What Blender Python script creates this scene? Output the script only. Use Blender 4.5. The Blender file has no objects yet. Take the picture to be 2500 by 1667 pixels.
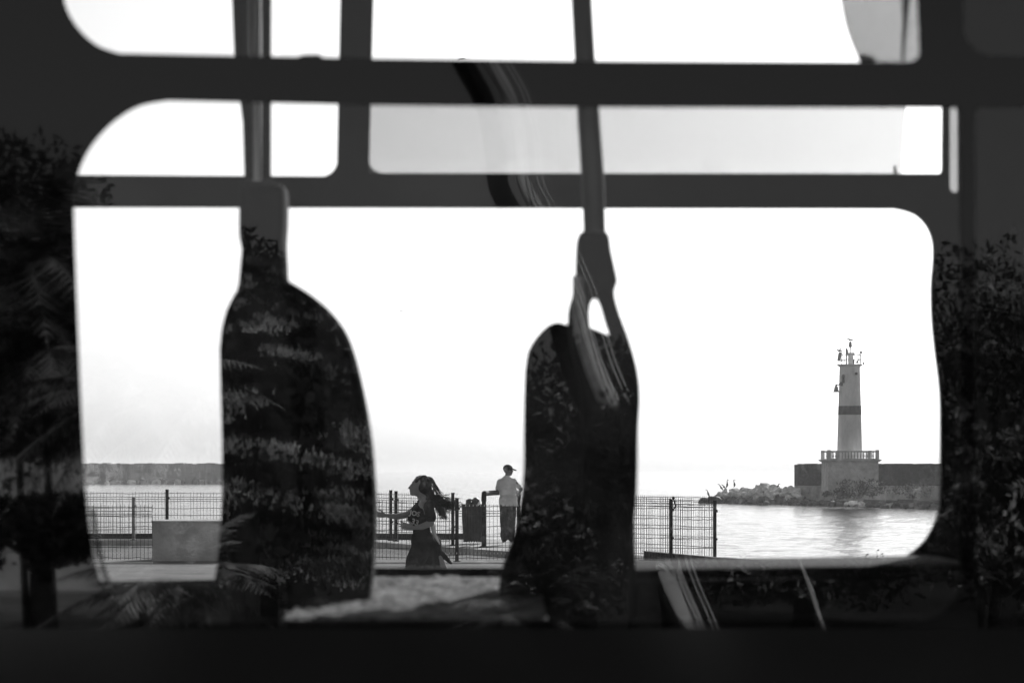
import bpy, bmesh, math, random
from mathutils import Vector, Matrix, noise
from mathutils.bvhtree import BVHTree
R = math.radians
random.seed(7)
S = bpy.context.scene
COL = S.collection

# ------------------------------------------------------------------ camera, sky, sun, exposure
LENS = 85.0
K = 36.0 / 2500.0 / LENS          # metres per photo pixel at one metre
HY = 1148.0                       # row of the horizon in the photo
CZ = 1.62                         # eye height over the quay
cam = bpy.data.objects.new('camera', bpy.data.cameras.new('camera'))
COL.objects.link(cam); S.camera = cam
cam.location = (0, 0, CZ); cam.rotation_euler = (R(90), 0, 0)
cam.data.lens = LENS; cam.data.sensor_width = 36
cam.data.shift_y = (HY - 833.5) / 2500.0
cam.data.clip_start = 0.05; cam.data.clip_end = 60000
cam.data.dof.use_dof = True; cam.data.dof.focus_distance = 48; cam.data.dof.aperture_fstop = 8.0

SUN_EL, SUN_AZ = 24.0, 21.0       # azimuth clockwise from straight ahead
w = bpy.data.worlds.new('World'); S.world = w; w.use_nodes = True
nt = w.node_tree; bg = nt.nodes['Background']
sky = nt.nodes.new('ShaderNodeTexSky'); sky.sky_type = 'NISHITA'; sky.sun_disc = False
sky.sun_elevation = R(SUN_EL); sky.sun_rotation = R(SUN_AZ)
sky.dust_density = 2.3; sky.air_density = 1.0
bw = nt.nodes.new('ShaderNodeRGBToBW')
nt.links.new(sky.outputs[0], bw.inputs[0]); nt.links.new(bw.outputs[0], bg.inputs[0])
bg.inputs[1].default_value = 0.11
sun = bpy.data.objects.new('sun', bpy.data.lights.new('sun', 'SUN')); COL.objects.link(sun)
sun.data.energy = 5.0; sun.data.angle = R(0.5); sun.data.color = (1, 1, 1)
sd = Vector((math.sin(R(SUN_AZ)) * math.cos(R(SUN_EL)), math.cos(R(SUN_AZ)) * math.cos(R(SUN_EL)), math.sin(R(SUN_EL))))
sun.rotation_euler = sd.to_track_quat('Z', 'Y').to_euler()
vs = S.view_settings; vs.view_transform = 'Standard'; vs.look = 'None'; vs.gamma = 1; vs.exposure = 0.0
S.cycles.max_bounces = 8; S.cycles.transparent_max_bounces = 24; S.cycles.sample_clamp_indirect = 6
S.cycles.caustics_reflective = False; S.cycles.caustics_refractive = False

def P(px, py, Y):
    return Vector(((px - 1250) * K * Y, Y, CZ + (HY - py) * K * Y))

# ------------------------------------------------------------------ materials
def mat(name, base, rough=0.6, metal=0.0, var=0.0, scale=5.0, bump=0.0, bscale=None, ior=1.5, stretch=(1, 1, 1), spec=None, rng=(.3, .7)):
    m = bpy.data.materials.new(name); m.use_nodes = True
    n = m.node_tree.nodes; l = m.node_tree.links; b = n['Principled BSDF']
    b.inputs['Base Color'].default_value = (base, base, base, 1)
    b.inputs['Roughness'].default_value = rough; b.inputs['Metallic'].default_value = metal
    b.inputs['IOR'].default_value = ior
    if spec is not None: b.inputs['Specular IOR Level'].default_value = spec
    if var or bump:
        tc = n.new('ShaderNodeTexCoord'); mp = n.new('ShaderNodeMapping'); mp.inputs['Scale'].default_value = stretch
        l.new(tc.outputs['Object'], mp.inputs[0])
    if var:
        t = n.new('ShaderNodeTexNoise'); t.inputs['Scale'].default_value = scale; t.inputs['Detail'].default_value = 8; t.inputs['Roughness'].default_value = 0.65
        l.new(mp.outputs[0], t.inputs['Vector'])
        r = n.new('ShaderNodeMapRange'); r.inputs[1].default_value = rng[0]; r.inputs[2].default_value = rng[1]
        r.inputs[3].default_value = base * (1 - var); r.inputs[4].default_value = base * (1 + var)
        l.new(t.outputs['Fac'], r.inputs[0]); l.new(r.outputs[0], b.inputs['Base Color'])
    if bump:
        t2 = n.new('ShaderNodeTexNoise'); t2.inputs['Scale'].default_value = bscale or scale * 3; t2.inputs['Detail'].default_value = 6
        l.new(mp.outputs[0], t2.inputs['Vector'])
        bp = n.new('ShaderNodeBump'); bp.inputs['Strength'].default_value = bump; bp.inputs['Distance'].default_value = 0.05
        l.new(t2.outputs['Fac'], bp.inputs['Height']); l.new(bp.outputs[0], b.inputs['Normal'])
    return m

def glass(name, refl, trans=1.0, dirt=0.0, rough=0.0):
    """thin sheet glass: passes light straight on and mirrors a share of what lies in front of it"""
    m = bpy.data.materials.new(name); m.use_nodes = True
    n = m.node_tree.nodes; l = m.node_tree.links; n.clear()
    o = n.new('ShaderNodeOutputMaterial'); t = n.new('ShaderNodeBsdfTransparent'); g = n.new('ShaderNodeBsdfAnisotropic')
    g.inputs['Roughness'].default_value = rough
    t.inputs[0].default_value = (trans, trans, trans, 1); g.inputs[0].default_value = (1, 1, 1, 1)
    mx = n.new('ShaderNodeMixShader'); mx.inputs[0].default_value = refl
    l.new(t.outputs[0], mx.inputs[1]); l.new(g.outputs[0], mx.inputs[2]); last = mx
    if dirt:
        d = n.new('ShaderNodeBsdfTranslucent'); d.inputs[0].default_value = (.8, .8, .8, 1)
        m2 = n.new('ShaderNodeMixShader'); tx = n.new('ShaderNodeTexNoise'); tx.inputs['Scale'].default_value = 9; tx.inputs['Detail'].default_value = 9
        tc = n.new('ShaderNodeTexCoord'); l.new(tc.outputs['Object'], tx.inputs['Vector'])
        mr = n.new('ShaderNodeMapRange'); mr.inputs[1].default_value = .45; mr.inputs[2].default_value = .75; mr.inputs[3].default_value = dirt * .2; mr.inputs[4].default_value = dirt
        l.new(tx.outputs['Fac'], mr.inputs[0]); l.new(mr.outputs[0], m2.inputs[0])
        l.new(mx.outputs[0], m2.inputs[1]); l.new(d.outputs[0], m2.inputs[2]); last = m2
    l.new(last.outputs[0], o.inputs[0])
    return m

M = dict(
    blackout=mat('dark_gloss_paint', .003, .02, ior=1.47),
    lower=mat('dark_matt_paint', .005, .12, var=.3, scale=6, spec=.5),
    inner=mat('dark_interior_plastic', .010, .7, var=.4, scale=9, spec=.15),
    seat=mat('dark_seat_fabric', .014, .9, var=.35, scale=30, spec=.05), mottled=mat('reflection_mottle', .11, .9, var=.95, scale=20, rng=(.35,.65), bump=.3, bscale=30, spec=.1),  # mottled: blotchy window reflections put into a cloth's colour
    rubber=mat('grey_rubber', .012, .9, spec=.03, var=.4, scale=25),
    chrome=mat('brushed_metal', .06, .42, 1.0),
    bright=mat('bright_metal', .75, .35, 1.0),
    pane=glass('window_glass', .031, 1.0, .004, .0125),
    farpane=glass('far_window_glass', .03, 1.0),
    tint=glass('tinted_glass', .03, .64),
    film=glass('cloudy_film', .03, .42, .05),
    concrete=mat('weathered_concrete', .42, .9, spec=.1, var=.6, scale=.8, bump=.5, bscale=14),
    paving=mat('quay_paving', .16, .95, spec=.1, var=.35, scale=.6, bump=.4, bscale=6),
    pale=mat('pale_concrete_edge', .6, .8, var=.25, scale=3),  # pale tone stands for sun on the step edges
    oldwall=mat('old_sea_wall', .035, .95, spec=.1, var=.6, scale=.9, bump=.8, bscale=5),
    farwall=mat('far_sea_wall', .14, .9, var=.7, scale=.12, bump=.6, bscale=2),
    rock_pale=mat('pale_boulder', .7, .9, var=.5, scale=1.6, bump=1.0, bscale=4),
    rock_dark=mat('wet_boulder', .07, .75, var=.6, scale=1.6, bump=1.0, bscale=4),
    tower=mat('painted_tower', .82, .7, var=.28, scale=.9, bump=.3, bscale=8, stretch=(1, 1, .35)),
    stripe=mat('dark_painted_band', .03, .7, var=.2, scale=2),
    stone=mat('plinth_stone', .62, .85, var=.35, scale=1.2, bump=.5, bscale=6),
    grey=mat('grey_fittings', .22, .6),
    dark=mat('dark_painted_steel', .015, .7, spec=.1, var=.4, scale=6),
    greysteel=mat('grey_painted_steel', .22, .5, var=.3, scale=6),
    wire=mat('fence_wire', .05, .4, .6),
    bin=mat('slatted_bin_metal', .03, .5, var=.5, scale=8),
    trash=mat('crumpled_bag', .05, .25, var=.8, scale=12),
    white=mat('white_plastic', .8, .3),
    skin=mat('skin', .24, .7, spec=.2), skin2=mat('darker_skin', .13, .55),
    hair=mat('dark_hair', .012, .7, spec=.15), jersey=mat('dark_jersey', .009, .9, spec=.1, var=.3, scale=20, bump=.5, bscale=30),
    print=mat('pale_print', .55, .7), skirt=mat('dark_trousers_cloth', .012, .9, spec=.1, var=.5, scale=8, bump=.8, bscale=10),
    shirt=mat('grey_shirt', .6, .85, var=.15, scale=8, bump=.5, bscale=12), jeans=mat('dark_trousers', .035, .85, var=.3, scale=9, bump=.5, bscale=12),
    cap=mat('black_cap', .012, .8), bird=mat('dark_feathers', .03, .7), gull=mat('grey_feathers', .25, .7),
    leaf=mat('leaf', .32, .6, var=.95, scale=2.5, rng=(.5,.66)), frond=mat('palm_frond', .40, .6, var=.97, scale=2.0, rng=(.45,.62)), darkleaf=mat('dark_leaf', .03, .7, var=.5, scale=3, spec=.2),  # leaf, frond: bright noise patches stand for sunlit highlights
    bush=mat('shore_bush', .035, .7, var=.5, scale=3), trunk=mat('palm_trunk', .02, .9, var=.5, scale=7, bump=.8, bscale=20),
    mast=mat('pale_mast_paint', .75, .6, var=.15, scale=3), grass=mat('park_ground', .06, .95, var=.8, scale=.25, bump=.5, bscale=4),
    needle=mat('sunlit_needles', .36, .6, var=.9, scale=1.6, rng=(.4,.6)), webbing=mat('grey_webbing', .32, .8, var=.3, scale=60), stucco=mat('pale_stucco', .75, .85, var=.45, scale=1.1),  # needle: sun on the branch tips put into the colour
)

# ------------------------------------------------------------------ helpers
def tag(o, label=None, cat=None, group=None, kind=None):
    if label: o['label'] = label
    if cat: o['category'] = cat
    if group: o['group'] = group
    if kind: o['kind'] = kind
    return o
def empty(name, loc=(0, 0, 0), label=None, cat=None, group=None):
    o = bpy.data.objects.new(name, None); COL.objects.link(o); o.location = loc; o.empty_display_size = .1
    return tag(o, label, cat, group)
def link_mesh(name, me, m, parent=None, smooth=False, world=True):
    o = bpy.data.objects.new(name, me); COL.objects.link(o)
    me.materials.clear(); me.materials.append(m)
    if smooth:
        for p in me.polygons: p.use_smooth = True
        me.set_sharp_from_angle(angle=R(50))
    if parent:
        o.parent = parent
        if world:
            t = Vector(parent.location)
            q = parent.parent
            while q: t += Vector(q.location); q = q.parent
            me.transform(Matrix.Translation(-t))
    return o
class MB:
    def __init__(s): s.v = []; s.f = []
    def add(s, vs, fs):
        b = len(s.v); s.v += [tuple(x) for x in vs]; s.f += [tuple(b + i for i in f) for f in fs]; return s
    def box(s, lo, hi, rz=0.0, c=None):
        x0, y0, z0 = lo; x1, y1, z1 = hi
        vs = [Vector(p) for p in ((x0,y0,z0),(x1,y0,z0),(x1,y1,z0),(x0,y1,z0),(x0,y0,z1),(x1,y0,z1),(x1,y1,z1),(x0,y1,z1))]
        if rz:
            c = Vector(c) if c else Vector(((x0+x1)/2, (y0+y1)/2, 0)); m = Matrix.Rotation(rz, 3, 'Z')
            vs = [m @ (v - c) + c for v in vs]
        return s.add(vs, [(0,3,2,1),(4,5,6,7),(0,1,5,4),(1,2,6,5),(2,3,7,6),(3,0,4,7)])
    def hull8(s, b4, t4):
        return s.add(list(b4) + list(t4), [(0,3,2,1),(4,5,6,7),(0,1,5,4),(1,2,6,5),(2,3,7,6),(3,0,4,7)])
    def tube(s, pts, rad, n=8, sq=(1, 1), cap=True):
        pts = [Vector(p) for p in pts]; rad = rad if hasattr(rad, '__len__') else [rad] * len(pts)
        rings = []; up = None
        for i, p in enumerate(pts):
            t = (pts[min(i+1, len(pts)-1)] - pts[max(i-1, 0)])
            t = t.normalized() if t.length > 1e-9 else Vector((0,0,1))
            if up is None:
                up = Vector((0,1,0)) if abs(t.y) < .9 else Vector((1,0,0))
            a = t.cross(up)
            if a.length < 1e-6: a = t.cross(Vector((1,0,0)))
            a.normalize(); up = a.cross(t).normalized()
            rings.append([p + rad[i] * (math.cos(2*math.pi*j/n) * a * sq[0] + math.sin(2*math.pi*j/n) * up * sq[1]) for j in range(n)])
        vs = [q for r in rings for q in r]; fs = []
        for i in range(len(pts)-1):
            for j in range(n):
                fs.append((i*n+j, i*n+(j+1)%n, (i+1)*n+(j+1)%n, (i+1)*n+j))
        if cap: fs.append(tuple(range(n-1, -1, -1))); fs.append(tuple(range((len(pts)-1)*n, len(pts)*n)))
        return s.add(vs, fs)
    def ball(s, c, r, nu=12, nv=8, rot=None):
        r = r if hasattr(r, '__len__') else (r, r, r); c = Vector(c); vs = []; fs = []
        for i in range(nv+1):
            th = math.pi * i / nv
            for j in range(nu):
                ph = 2*math.pi*j/nu; q = Vector((r[0]*math.sin(th)*math.cos(ph), r[1]*math.sin(th)*math.sin(ph), r[2]*math.cos(th)))
                if rot is not None: q = rot @ q
                vs.append(c + q)
        for i in range(nv):
            for j in range(nu): fs.append((i*nu+j, (i+1)*nu+j, (i+1)*nu+(j+1)%nu, i*nu+(j+1)%nu))
        return s.add(vs, fs)
    def capsule(s, a, ra, b, rb, n=12, sq=(1, 1)):
        a = Vector(a); b = Vector(b); s.tube([a, b], [ra, rb], n, sq)
        s.ball(a, ra * (sq[0]+sq[1])/2, n, 8); s.ball(b, rb * (sq[0]+sq[1])/2, n, 8); return s
    def lathe(s, c, prof, n=24):
        c = Vector(c); vs = []; fs = []
        for r, z in prof:
            for j in range(n): vs.append(c + Vector((r*math.cos(2*math.pi*j/n), r*math.sin(2*math.pi*j/n), z)))
        for i in range(len(prof)-1):
            for j in range(n): fs.append((i*n+j, i*n+(j+1)%n, (i+1)*n+(j+1)%n, (i+1)*n+j))
        fs.append(tuple(range(n-1, -1, -1))); fs.append(tuple(range((len(prof)-1)*n, len(prof)*n)))
        return s.add(vs, fs)
    def mesh(s, name='m'):
        me = bpy.data.meshes.new(name); me.from_pydata(s.v, [], s.f); me.validate(); me.update()
        bm = bmesh.new(); bm.from_mesh(me); bmesh.ops.recalc_face_normals(bm, faces=bm.faces); bm.to_mesh(me); bm.free()
        return me
    def build(s, name, m, parent=None, smooth=False): return link_mesh(name, s.mesh(name), m, parent, smooth)
    def remesh(s, name, m, vox, parent=None, it=4, disp=0.0, dscale=6.0):
        me = s.mesh(name); o = bpy.data.objects.new('tmp', me); COL.objects.link(o)
        r = o.modifiers.new('r', 'REMESH'); r.mode = 'VOXEL'; r.voxel_size = vox
        if it: q = o.modifiers.new('s', 'SMOOTH'); q.iterations = it; q.factor = .5
        dg = bpy.context.evaluated_depsgraph_get(); dg.update()
        nm = bpy.data.meshes.new_from_object(o.evaluated_get(dg)); bpy.data.objects.remove(o)
        nm.name = name
        if disp:
            ns = [v.normal.copy() for v in nm.vertices]
            for v, nn in zip(nm.vertices, ns): v.co += nn * disp * noise.noise(v.co * dscale)
        return link_mesh(name, nm, m, parent, True)
def catmull(pts, n=6, closed=False):
    out = []; N = len(pts); V = [Vector(p) for p in pts]
    for i in range(N if closed else N-1):
        g = (lambda j: V[j % N]) if closed else (lambda j: V[max(0, min(N-1, j))])
        a, b, c, d = g(i-1), g(i), g(i+1), g(i+2)
        for q in range(n):
            t = q/n; out.append(.5*((2*b) + (c-a)*t + (2*a-5*b+4*c-d)*t*t + (3*b-a-3*c+d)*t**3))
    if not closed: out.append(V[-1])
    return out
def rounded(pts, n=8):
    """pts: (x, y[, radius]) in photo pixels -> outline with rounded corners"""
    out = []; N = len(pts)
    for i in range(N):
        p = Vector(pts[i][:2]); r = pts[i][2] if len(pts[i]) > 2 else 0
        if not r: out.append(p); continue
        a = (Vector(pts[i-1][:2]) - p).normalized(); b = (Vector(pts[(i+1) % N][:2]) - p).normalized()
        ang = a.angle(b); d = r / math.tan(ang/2); s, e = p + a*d, p + b*d
        for q in range(n+1):
            t = q/n; out.append((1-t)**2*s + 2*t*(1-t)*(p*.6+(s+e)*.2) + t*t*e)
    return out
def corner(a, p, b, r, n=8):
    l = rounded([a, (p[0], p[1], r), b], n); return l[1:-1]
def prism(name, outer, holes, Y0, Y1, m, parent, bevel=0.0, res=2, px=True):
    """outline (photo pixels read at depth Y0) extruded from Y0 to Y1"""
    cu = bpy.data.curves.new(name, 'CURVE'); cu.dimensions = '2D'; cu.fill_mode = 'BOTH'
    cu.extrude = (Y1-Y0)/2 - bevel; cu.bevel_depth = bevel; cu.bevel_resolution = res; cu.offset = -bevel
    for ol in [outer] + list(holes):
        sp = cu.splines.new('POLY'); sp.points.add(len(ol)-1); sp.use_cyclic_u = True
        for i, p in enumerate(ol):
            q = P(p[0], p[1], Y0) if px else Vector((p[0], 0, p[1]))
            sp.points[i].co = (q.x, q.z, 0, 1)
    o = bpy.data.objects.new('tmp', cu); COL.objects.link(o)
    dg = bpy.context.evaluated_depsgraph_get(); dg.update()
    me = bpy.data.meshes.new_from_object(o.evaluated_get(dg)); bpy.data.objects.remove(o)
    yc = (Y0+Y1)/2
    for v in me.vertices: x, y, z = v.co; v.co = (x, yc - z, y)
    me.name = name
    bm = bmesh.new(); bm.from_mesh(me); bmesh.ops.remove_doubles(bm, verts=bm.verts, dist=1e-5); bmesh.ops.recalc_face_normals(bm, faces=bm.faces); bm.to_mesh(me); bm.free()
    return link_mesh(name, me, m, parent, False)
def shrink(ol, f=.9985):
    c = sum(ol, Vector((0, 0))) / len(ol); return [c + (p-c)*f for p in ol]
def copy_tree(o, parent=None):
    c = o.copy(); COL.objects.link(c); c.parent = parent
    for ch in list(o.children): copy_tree(ch, c)
    return c

HAZE = .0003
GZ = -0.12      # quay level near the camera
WZ = -1.28      # water level

# ================================================================== SETTING
# quay: platform edge runs from far left to near right
def ground_xy(px, py, z): Y = (CZ - z) / ((py - HY) * K); return ((px-1250)*K*Y, Y)
e = [(-60, 57.4), (P(215,0,57.4).x, 57.4), (P(1165,0,57.4).x, 57.4), (P(1300,0,56).x, 56.0), (P(1560,0,50).x, 49.6), (P(1750,0,46.0).x, 46.3), (P(2100,0,43.0).x, 43.3), (P(2260,0,42.6).x, 42.6), (40, 34), (60, -140), (-60, -140)]
def slab(name, poly, z0, z1, m, **kw):
    mb = MB(); n = len(poly)
    mb.add([(x, y, z0) for x, y in poly] + [(x, y, z1) for x, y in poly], [tuple(range(n))[::-1], tuple(range(n, 2*n))] + [(i, (i+1) % n, n+(i+1) % n, n+i) for i in range(n)])
    o = mb.build(name, m); tag(o, **kw); return o
slab('pavement', e, -3.0, GZ, M['paving'], kind='structure')
plat = [(-30, 56.6), (P(372,0,56).x-.0, 56.2), ground_xy(910, 1322, 0), ground_xy(1235, 1345, 0), ground_xy(1480, 1357, 0), (P(1480,0,52).x, 51.6), (P(1300,0,55.8).x, 55.8), (P(1165,0,57.2).x, 57.2), (-30, 57.2)]
slab('quay_platform', plat, GZ-.01, 0.0, M['concrete'], kind='structure')
MB().box((-60, -140, GZ+.004), (60, -17, GZ+.008)).build('park_ground', M['grass'])
tag(bpy.data.objects['park_ground'], kind='structure')

# water
def water_mat():
    m = bpy.data.materials.new('sea_water'); m.use_nodes = True; n = m.node_tree.nodes; l = m.node_tree.links; b = n['Principled BSDF']
    b.inputs['Base Color'].default_value = (.05, .05, .05, 1); b.inputs['Roughness'].default_value = .12; b.inputs['IOR'].default_value = 1.33; b.inputs['Specular IOR Level'].default_value = .185
    tc = n.new('ShaderNodeTexCoord'); h = None
    for sx, sy, sc, st in ((.3, 1.0, 1.6, .10), (.5, 1.6, 5.0, .03)):
        mp = n.new('ShaderNodeMapping'); mp.inputs['Scale'].default_value = (sx, sy, 1); l.new(tc.outputs['Object'], mp.inputs[0])
        t = n.new('ShaderNodeTexNoise'); t.inputs['Scale'].default_value = sc; t.inputs['Detail'].default_value = 5; l.new(mp.outputs[0], t.inputs['Vector'])
        mu = n.new('ShaderNodeMath'); mu.operation = 'MULTIPLY'; mu.inputs[1].default_value = st; l.new(t.outputs['Fac'], mu.inputs[0])
        if h is None: h = mu
        else:
            ad = n.new('ShaderNodeMath'); l.new(h.outputs[0], ad.inputs[0]); l.new(mu.outputs[0], ad.inputs[1]); h = ad
    bp = n.new('ShaderNodeBump'); bp.inputs['Strength'].default_value = 1.0; bp.inputs['Distance'].default_value = 1.0
    l.new(h.outputs[0], bp.inputs['Height']); l.new(bp.outputs[0], b.inputs['Normal'])
    return m
wm = MB(); NR, NC = 560, 420; rows = []
for i in range(NR+1):
    y = 36 * 1.0075**i; am = max(0, 1 - max(0, y-250)/900); row = []
    for j in range(NC+1):
        u = -.34 + .74*j/NC; x = u*y
        h = .075*noise.noise((x*.28, y*.55, 0)) + .055*noise.noise((x*.8, y*1.4, 7)) + .03*noise.noise((x*2.0+y*.3, y*2.6, 3)) if 0 < j < NC and i > 0 else 0
        wm.v.append((x, y, WZ + h*am))
for i in range(NR):
    for j in range(NC): a = i*(NC+1)+j; wm.f.append((a, a+1, a+NC+2, a+NC+1))
y0_, y1_ = 36, 36*1.0075**NR; W_ = 6000
wm.add([(-W_,y0_,WZ),(-.34*y0_,y0_,WZ),(-.34*y1_,y1_,WZ),(-W_,y1_,WZ)], [(0,1,2,3)]); wm.add([(.40*y0_,y0_,WZ),(W_,y0_,WZ),(W_,y1_,WZ),(.40*y1_,y1_,WZ)], [(0,1,2,3)])
wm.add([(-W_,y1_,WZ),(W_,y1_,WZ),(W_,9500,WZ),(-W_,9500,WZ)], [(0,1,2,3)])
tag(wm.build('sea', water_mat(), None, True), kind='structure')

# low far kerb, pale strips standing for sunlit edges, block
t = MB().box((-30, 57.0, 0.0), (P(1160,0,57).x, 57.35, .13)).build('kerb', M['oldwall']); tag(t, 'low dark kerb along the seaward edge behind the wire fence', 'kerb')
mb = MB(); a = P(1575, 0, 46.9).x; b_ = P(1750, 0, 44.9).x; c_ = P(2110, 0, 42.9).x
mb.hull8([(a,46.9,GZ),(b_,44.9,GZ),(b_,45.4,GZ),(a,47.4,GZ)], [(a,46.9,.05),(b_,44.9,.0),(b_,45.4,.0),(a,47.4,.05)])
mb.hull8([(b_,44.9,GZ),(c_,42.9,GZ),(c_,43.4,GZ),(b_,45.4,GZ)], [(b_,44.9,.0),(c_,42.9,-.10),(c_,43.4,-.10),(b_,45.4,.0)])
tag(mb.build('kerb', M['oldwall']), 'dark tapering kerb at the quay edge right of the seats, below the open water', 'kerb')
tag(MB().box((P(150,0,45.2).x, 45.2, GZ), (P(372,0,45.2).x, 45.28, GZ+.03)).build('sunlit_edge_strip', M['pale']), 'thin pale strip standing for a sunlit edge on the paving left of the concrete block', 'sunlit edge')
mb = MB().box((P(850,0,45.2).x, 45.2, GZ), (P(1290,0,45.2).x, 45.28, GZ+.03))
tag(mb.build('sunlit_edge_strip', M['pale']), 'thin pale strip standing for a sunlit edge on the paving under the running woman', 'sunlit edge')
mb = MB().box((P(150,0,56).x, 56.05, 0), (P(372,0,56).x, 56.12, .035))
tag(mb.build('sunlit_edge_strip', M['pale']), 'thin pale strip standing for a sunlit edge at the foot of the left rear fence', 'sunlit edge')
bl = empty('concrete_block', (P(372,0,47).x, 47, GZ), 'large grey concrete block standing left of the left bus seat', 'concrete block')
x0 = P(372,0,46.5).x; x1 = P(620,0,46.5).x; zt = P(0,1271,46.5).z
MB().box((x0, 46.5, GZ), (x1, 47.9, zt-.03)).build('block_body', M['concrete'], bl)
MB().box((x0-.02, 46.48, zt-.027), (x1+.02, 47.92, zt)).build('coping', M['concrete'], bl)

# ---- far breakwater, left
Y = 519
bw1 = empty('breakwater', (P(300,0,Y).x, Y, WZ), 'long low grey breakwater wall far out on the left horizon', 'breakwater')
mb = MB(); xs = [P(-300 + i*11, 0, Y).x for i in range(104)]; top = P(0, 1132, Y).z
for i in range(103):
    z = top + random.uniform(-.12, .22); mb.box((xs[i], Y, WZ-1), (xs[i+1]-.02, Y+6, z))
mb.build('sea_wall', M['farwall'], bw1)
MB().box((xs[0], Y-1.2, WZ-1), (xs[-1], Y-.01, P(0,1153,Y).z)).build('ledge', M['farwall'], bw1)

def rock_mesh(seed, n=2):
    bm = bmesh.new(); bmesh.ops.create_icosphere(bm, subdivisions=n, radius=1.0); rd = random.Random(seed)
    off = Vector((rd.uniform(0, 50), rd.uniform(0, 50), 3)); planes = [(Vector((rd.gauss(0,1), rd.gauss(0,1), rd.gauss(0,.8))).normalized(), rd.uniform(.45, .8)) for _ in range(10)]
    for v in bm.verts:
        for nn, d in planes:
            q = v.co.dot(nn)
            if q > d: v.co -= nn*(q-d)
        v.co += v.co.normalized() * .12 * noise.noise(v.co*2.2+off)
    me = bpy.data.meshes.new('boulder'); bm.to_mesh(me); bm.free(); return me
RM = [rock_mesh(i) for i in range(6)]
def rock(loc, s, m, label, group, seed):
    px = 1250 + loc[0]/(K*loc[1])
    if loc[1] > 400:
        label = ('pale ' if m.name.startswith('pale') else 'dark ') + 'boulder under the far left breakwater, ' + ('left of the grey fence post' if px < 326 else 'between grey and black posts' if px < 408 else 'right of the black fence post')
    elif label.startswith('dark wet'):
        label = 'dark wet boulder at the waterline ' + ('below the pale boulder pile' if px < 1850 else 'below the right half of the pale pile' if px < 1949 else 'under the left end of the sea wall' if px < 2013 else 'right below the lighthouse plinth' if px < 2138 else 'right of the lighthouse plinth' if px < 2215 else 'beside the window edge, far right of the plinth')
    elif label.startswith('pale boulder in'):
        py = HY - (loc[2]-CZ)/(K*loc[1]); label = ('pale boulder on the crest ' if py - profy(px) < 14 else 'pale boulder low ') + 'of the pile, ' + ('under the perched cormorants' if px < 1815 else 'at its hollow middle' if px < 1850 else 'at its tall peak' if px < 1900 else 'next to the sea wall')
    me = RM[seed % 6]
    key = (seed % 6, m.name)
    if key not in RC: c = me.copy(); c.materials.append(m); RC[key] = c
    o = bpy.data.objects.new('boulder', RC[key]); COL.objects.link(o); o.location = loc
    o.scale = s; o.rotation_euler = (random.uniform(-.4,.4), random.uniform(-.4,.4), random.uniform(0, 6)); return tag(o, label, 'boulder', group)
RC = {}
for i in range(26):
    px = 150 + i*19 + random.uniform(-6, 6); s = random.uniform(.6, 1.25)
    rock((P(px,0,516).x, 516+random.uniform(-1, 1), WZ+random.uniform(.0, .5)), (s*1.3, s, s), M['rock_pale'] if i % 3 == 0 else M['rock_dark'],
         'boulder at the foot of the far left breakwater', 'boulders along the far breakwater', i)

# ---- lighthouse breakwater, right
def YB(px): return 214 + (px-1712) * (178-214) / (2290-1712)     # waterline distance along the mole
W0 = 1949; bk = empty('breakwater', (P(2100,0,196).x, 196, WZ), 'dark overgrown breakwater wall under the lighthouse', 'breakwater')
def wallpts(pxa, pxb, pya, pyb, back, thick, step=9, rough=.1):
    mb = MB(); px = pxa
    while px < pxb:
        q = min(px+step, pxb); ya = YB(px)+back; yb = YB(q)+back; z = P(0, pya + random.uniform(-1, 1)*rough*10, (ya+yb)/2).z
        mb.hull8([(P(px,0,ya).x, ya, WZ-1), (P(q,0,yb).x-.01, yb, WZ-1), (P(q,0,yb).x-.01, yb+thick, WZ-1), (P(px,0,ya).x, ya+thick, WZ-1)],
                 [(P(px,0,ya).x, ya, z), (P(q,0,yb).x-.01, yb, z), (P(q,0,yb).x-.01, yb+thick, z), (P(px,0,ya).x, ya+thick, z)]); px = q
    return mb
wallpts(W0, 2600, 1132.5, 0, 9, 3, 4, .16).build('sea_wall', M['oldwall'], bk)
wallpts(W0+2, 2600, 1186, 0, 5.5, 3.4, 30, .02).build('ledge', M['concrete'], bk)
wallpts(1740, 2600, 1222, 0, 3.2, 2.2, 14, .3).build('footing', M['rock_dark'], bk)
# boulders: pale pile at the tip
prof = [(1718,1226),(1740,1212),(1757,1203),(1775,1190),(1795,1187),(1815,1192),(1832,1190),(1850,1184),(1872,1177),(1890,1188),(1905,1191),(1925,1184),(1945,1190),(1960,1200)]
def profy(px):
    for (a, ya), (b, yb) in zip(prof, prof[1:]):
        if a <= px <= b: return ya + (yb-ya)*(px-a)/(b-a)
    return 1210
idx = 0
for px in range(1752, 1962, 11):
    ytop = profy(px); wl = HY + (CZ-WZ)/(K*YB(px)); rows = max(1, int((wl-ytop)/11))
    for r in range(rows+1):
        py = ytop + 9 + r*11; s = random.uniform(.34, .5); Yq = YB(px) + 4.5 - r*1.2
        if py > wl+4: continue
        rock(P(px+random.uniform(-5, 5), py, Yq), (s*1.2, s*1.1, s*random.uniform(.75, 1.05)), M['rock_pale'] if py < wl-16 else M['rock_dark'],
             'pale boulder in the pile at the lighthouse breakwater tip' if py < wl-16 else 'dark wet boulder at the waterline of the lighthouse breakwater',
             'pale boulders at the breakwater tip' if py < wl-16 else 'wet boulders along the breakwater', idx); idx += 1
rock(P(1722, 1226, 213), (1.0, .8, .55), M['rock_dark'], 'lone low dark boulder at the far left tip of the lighthouse breakwater', None, 2)
rock(P(1742, 1222, 212), (.9, .8, .6), M['rock_dark'], 'dark wet boulder at the waterline of the lighthouse breakwater', 'wet boulders along the breakwater', 3)
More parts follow.
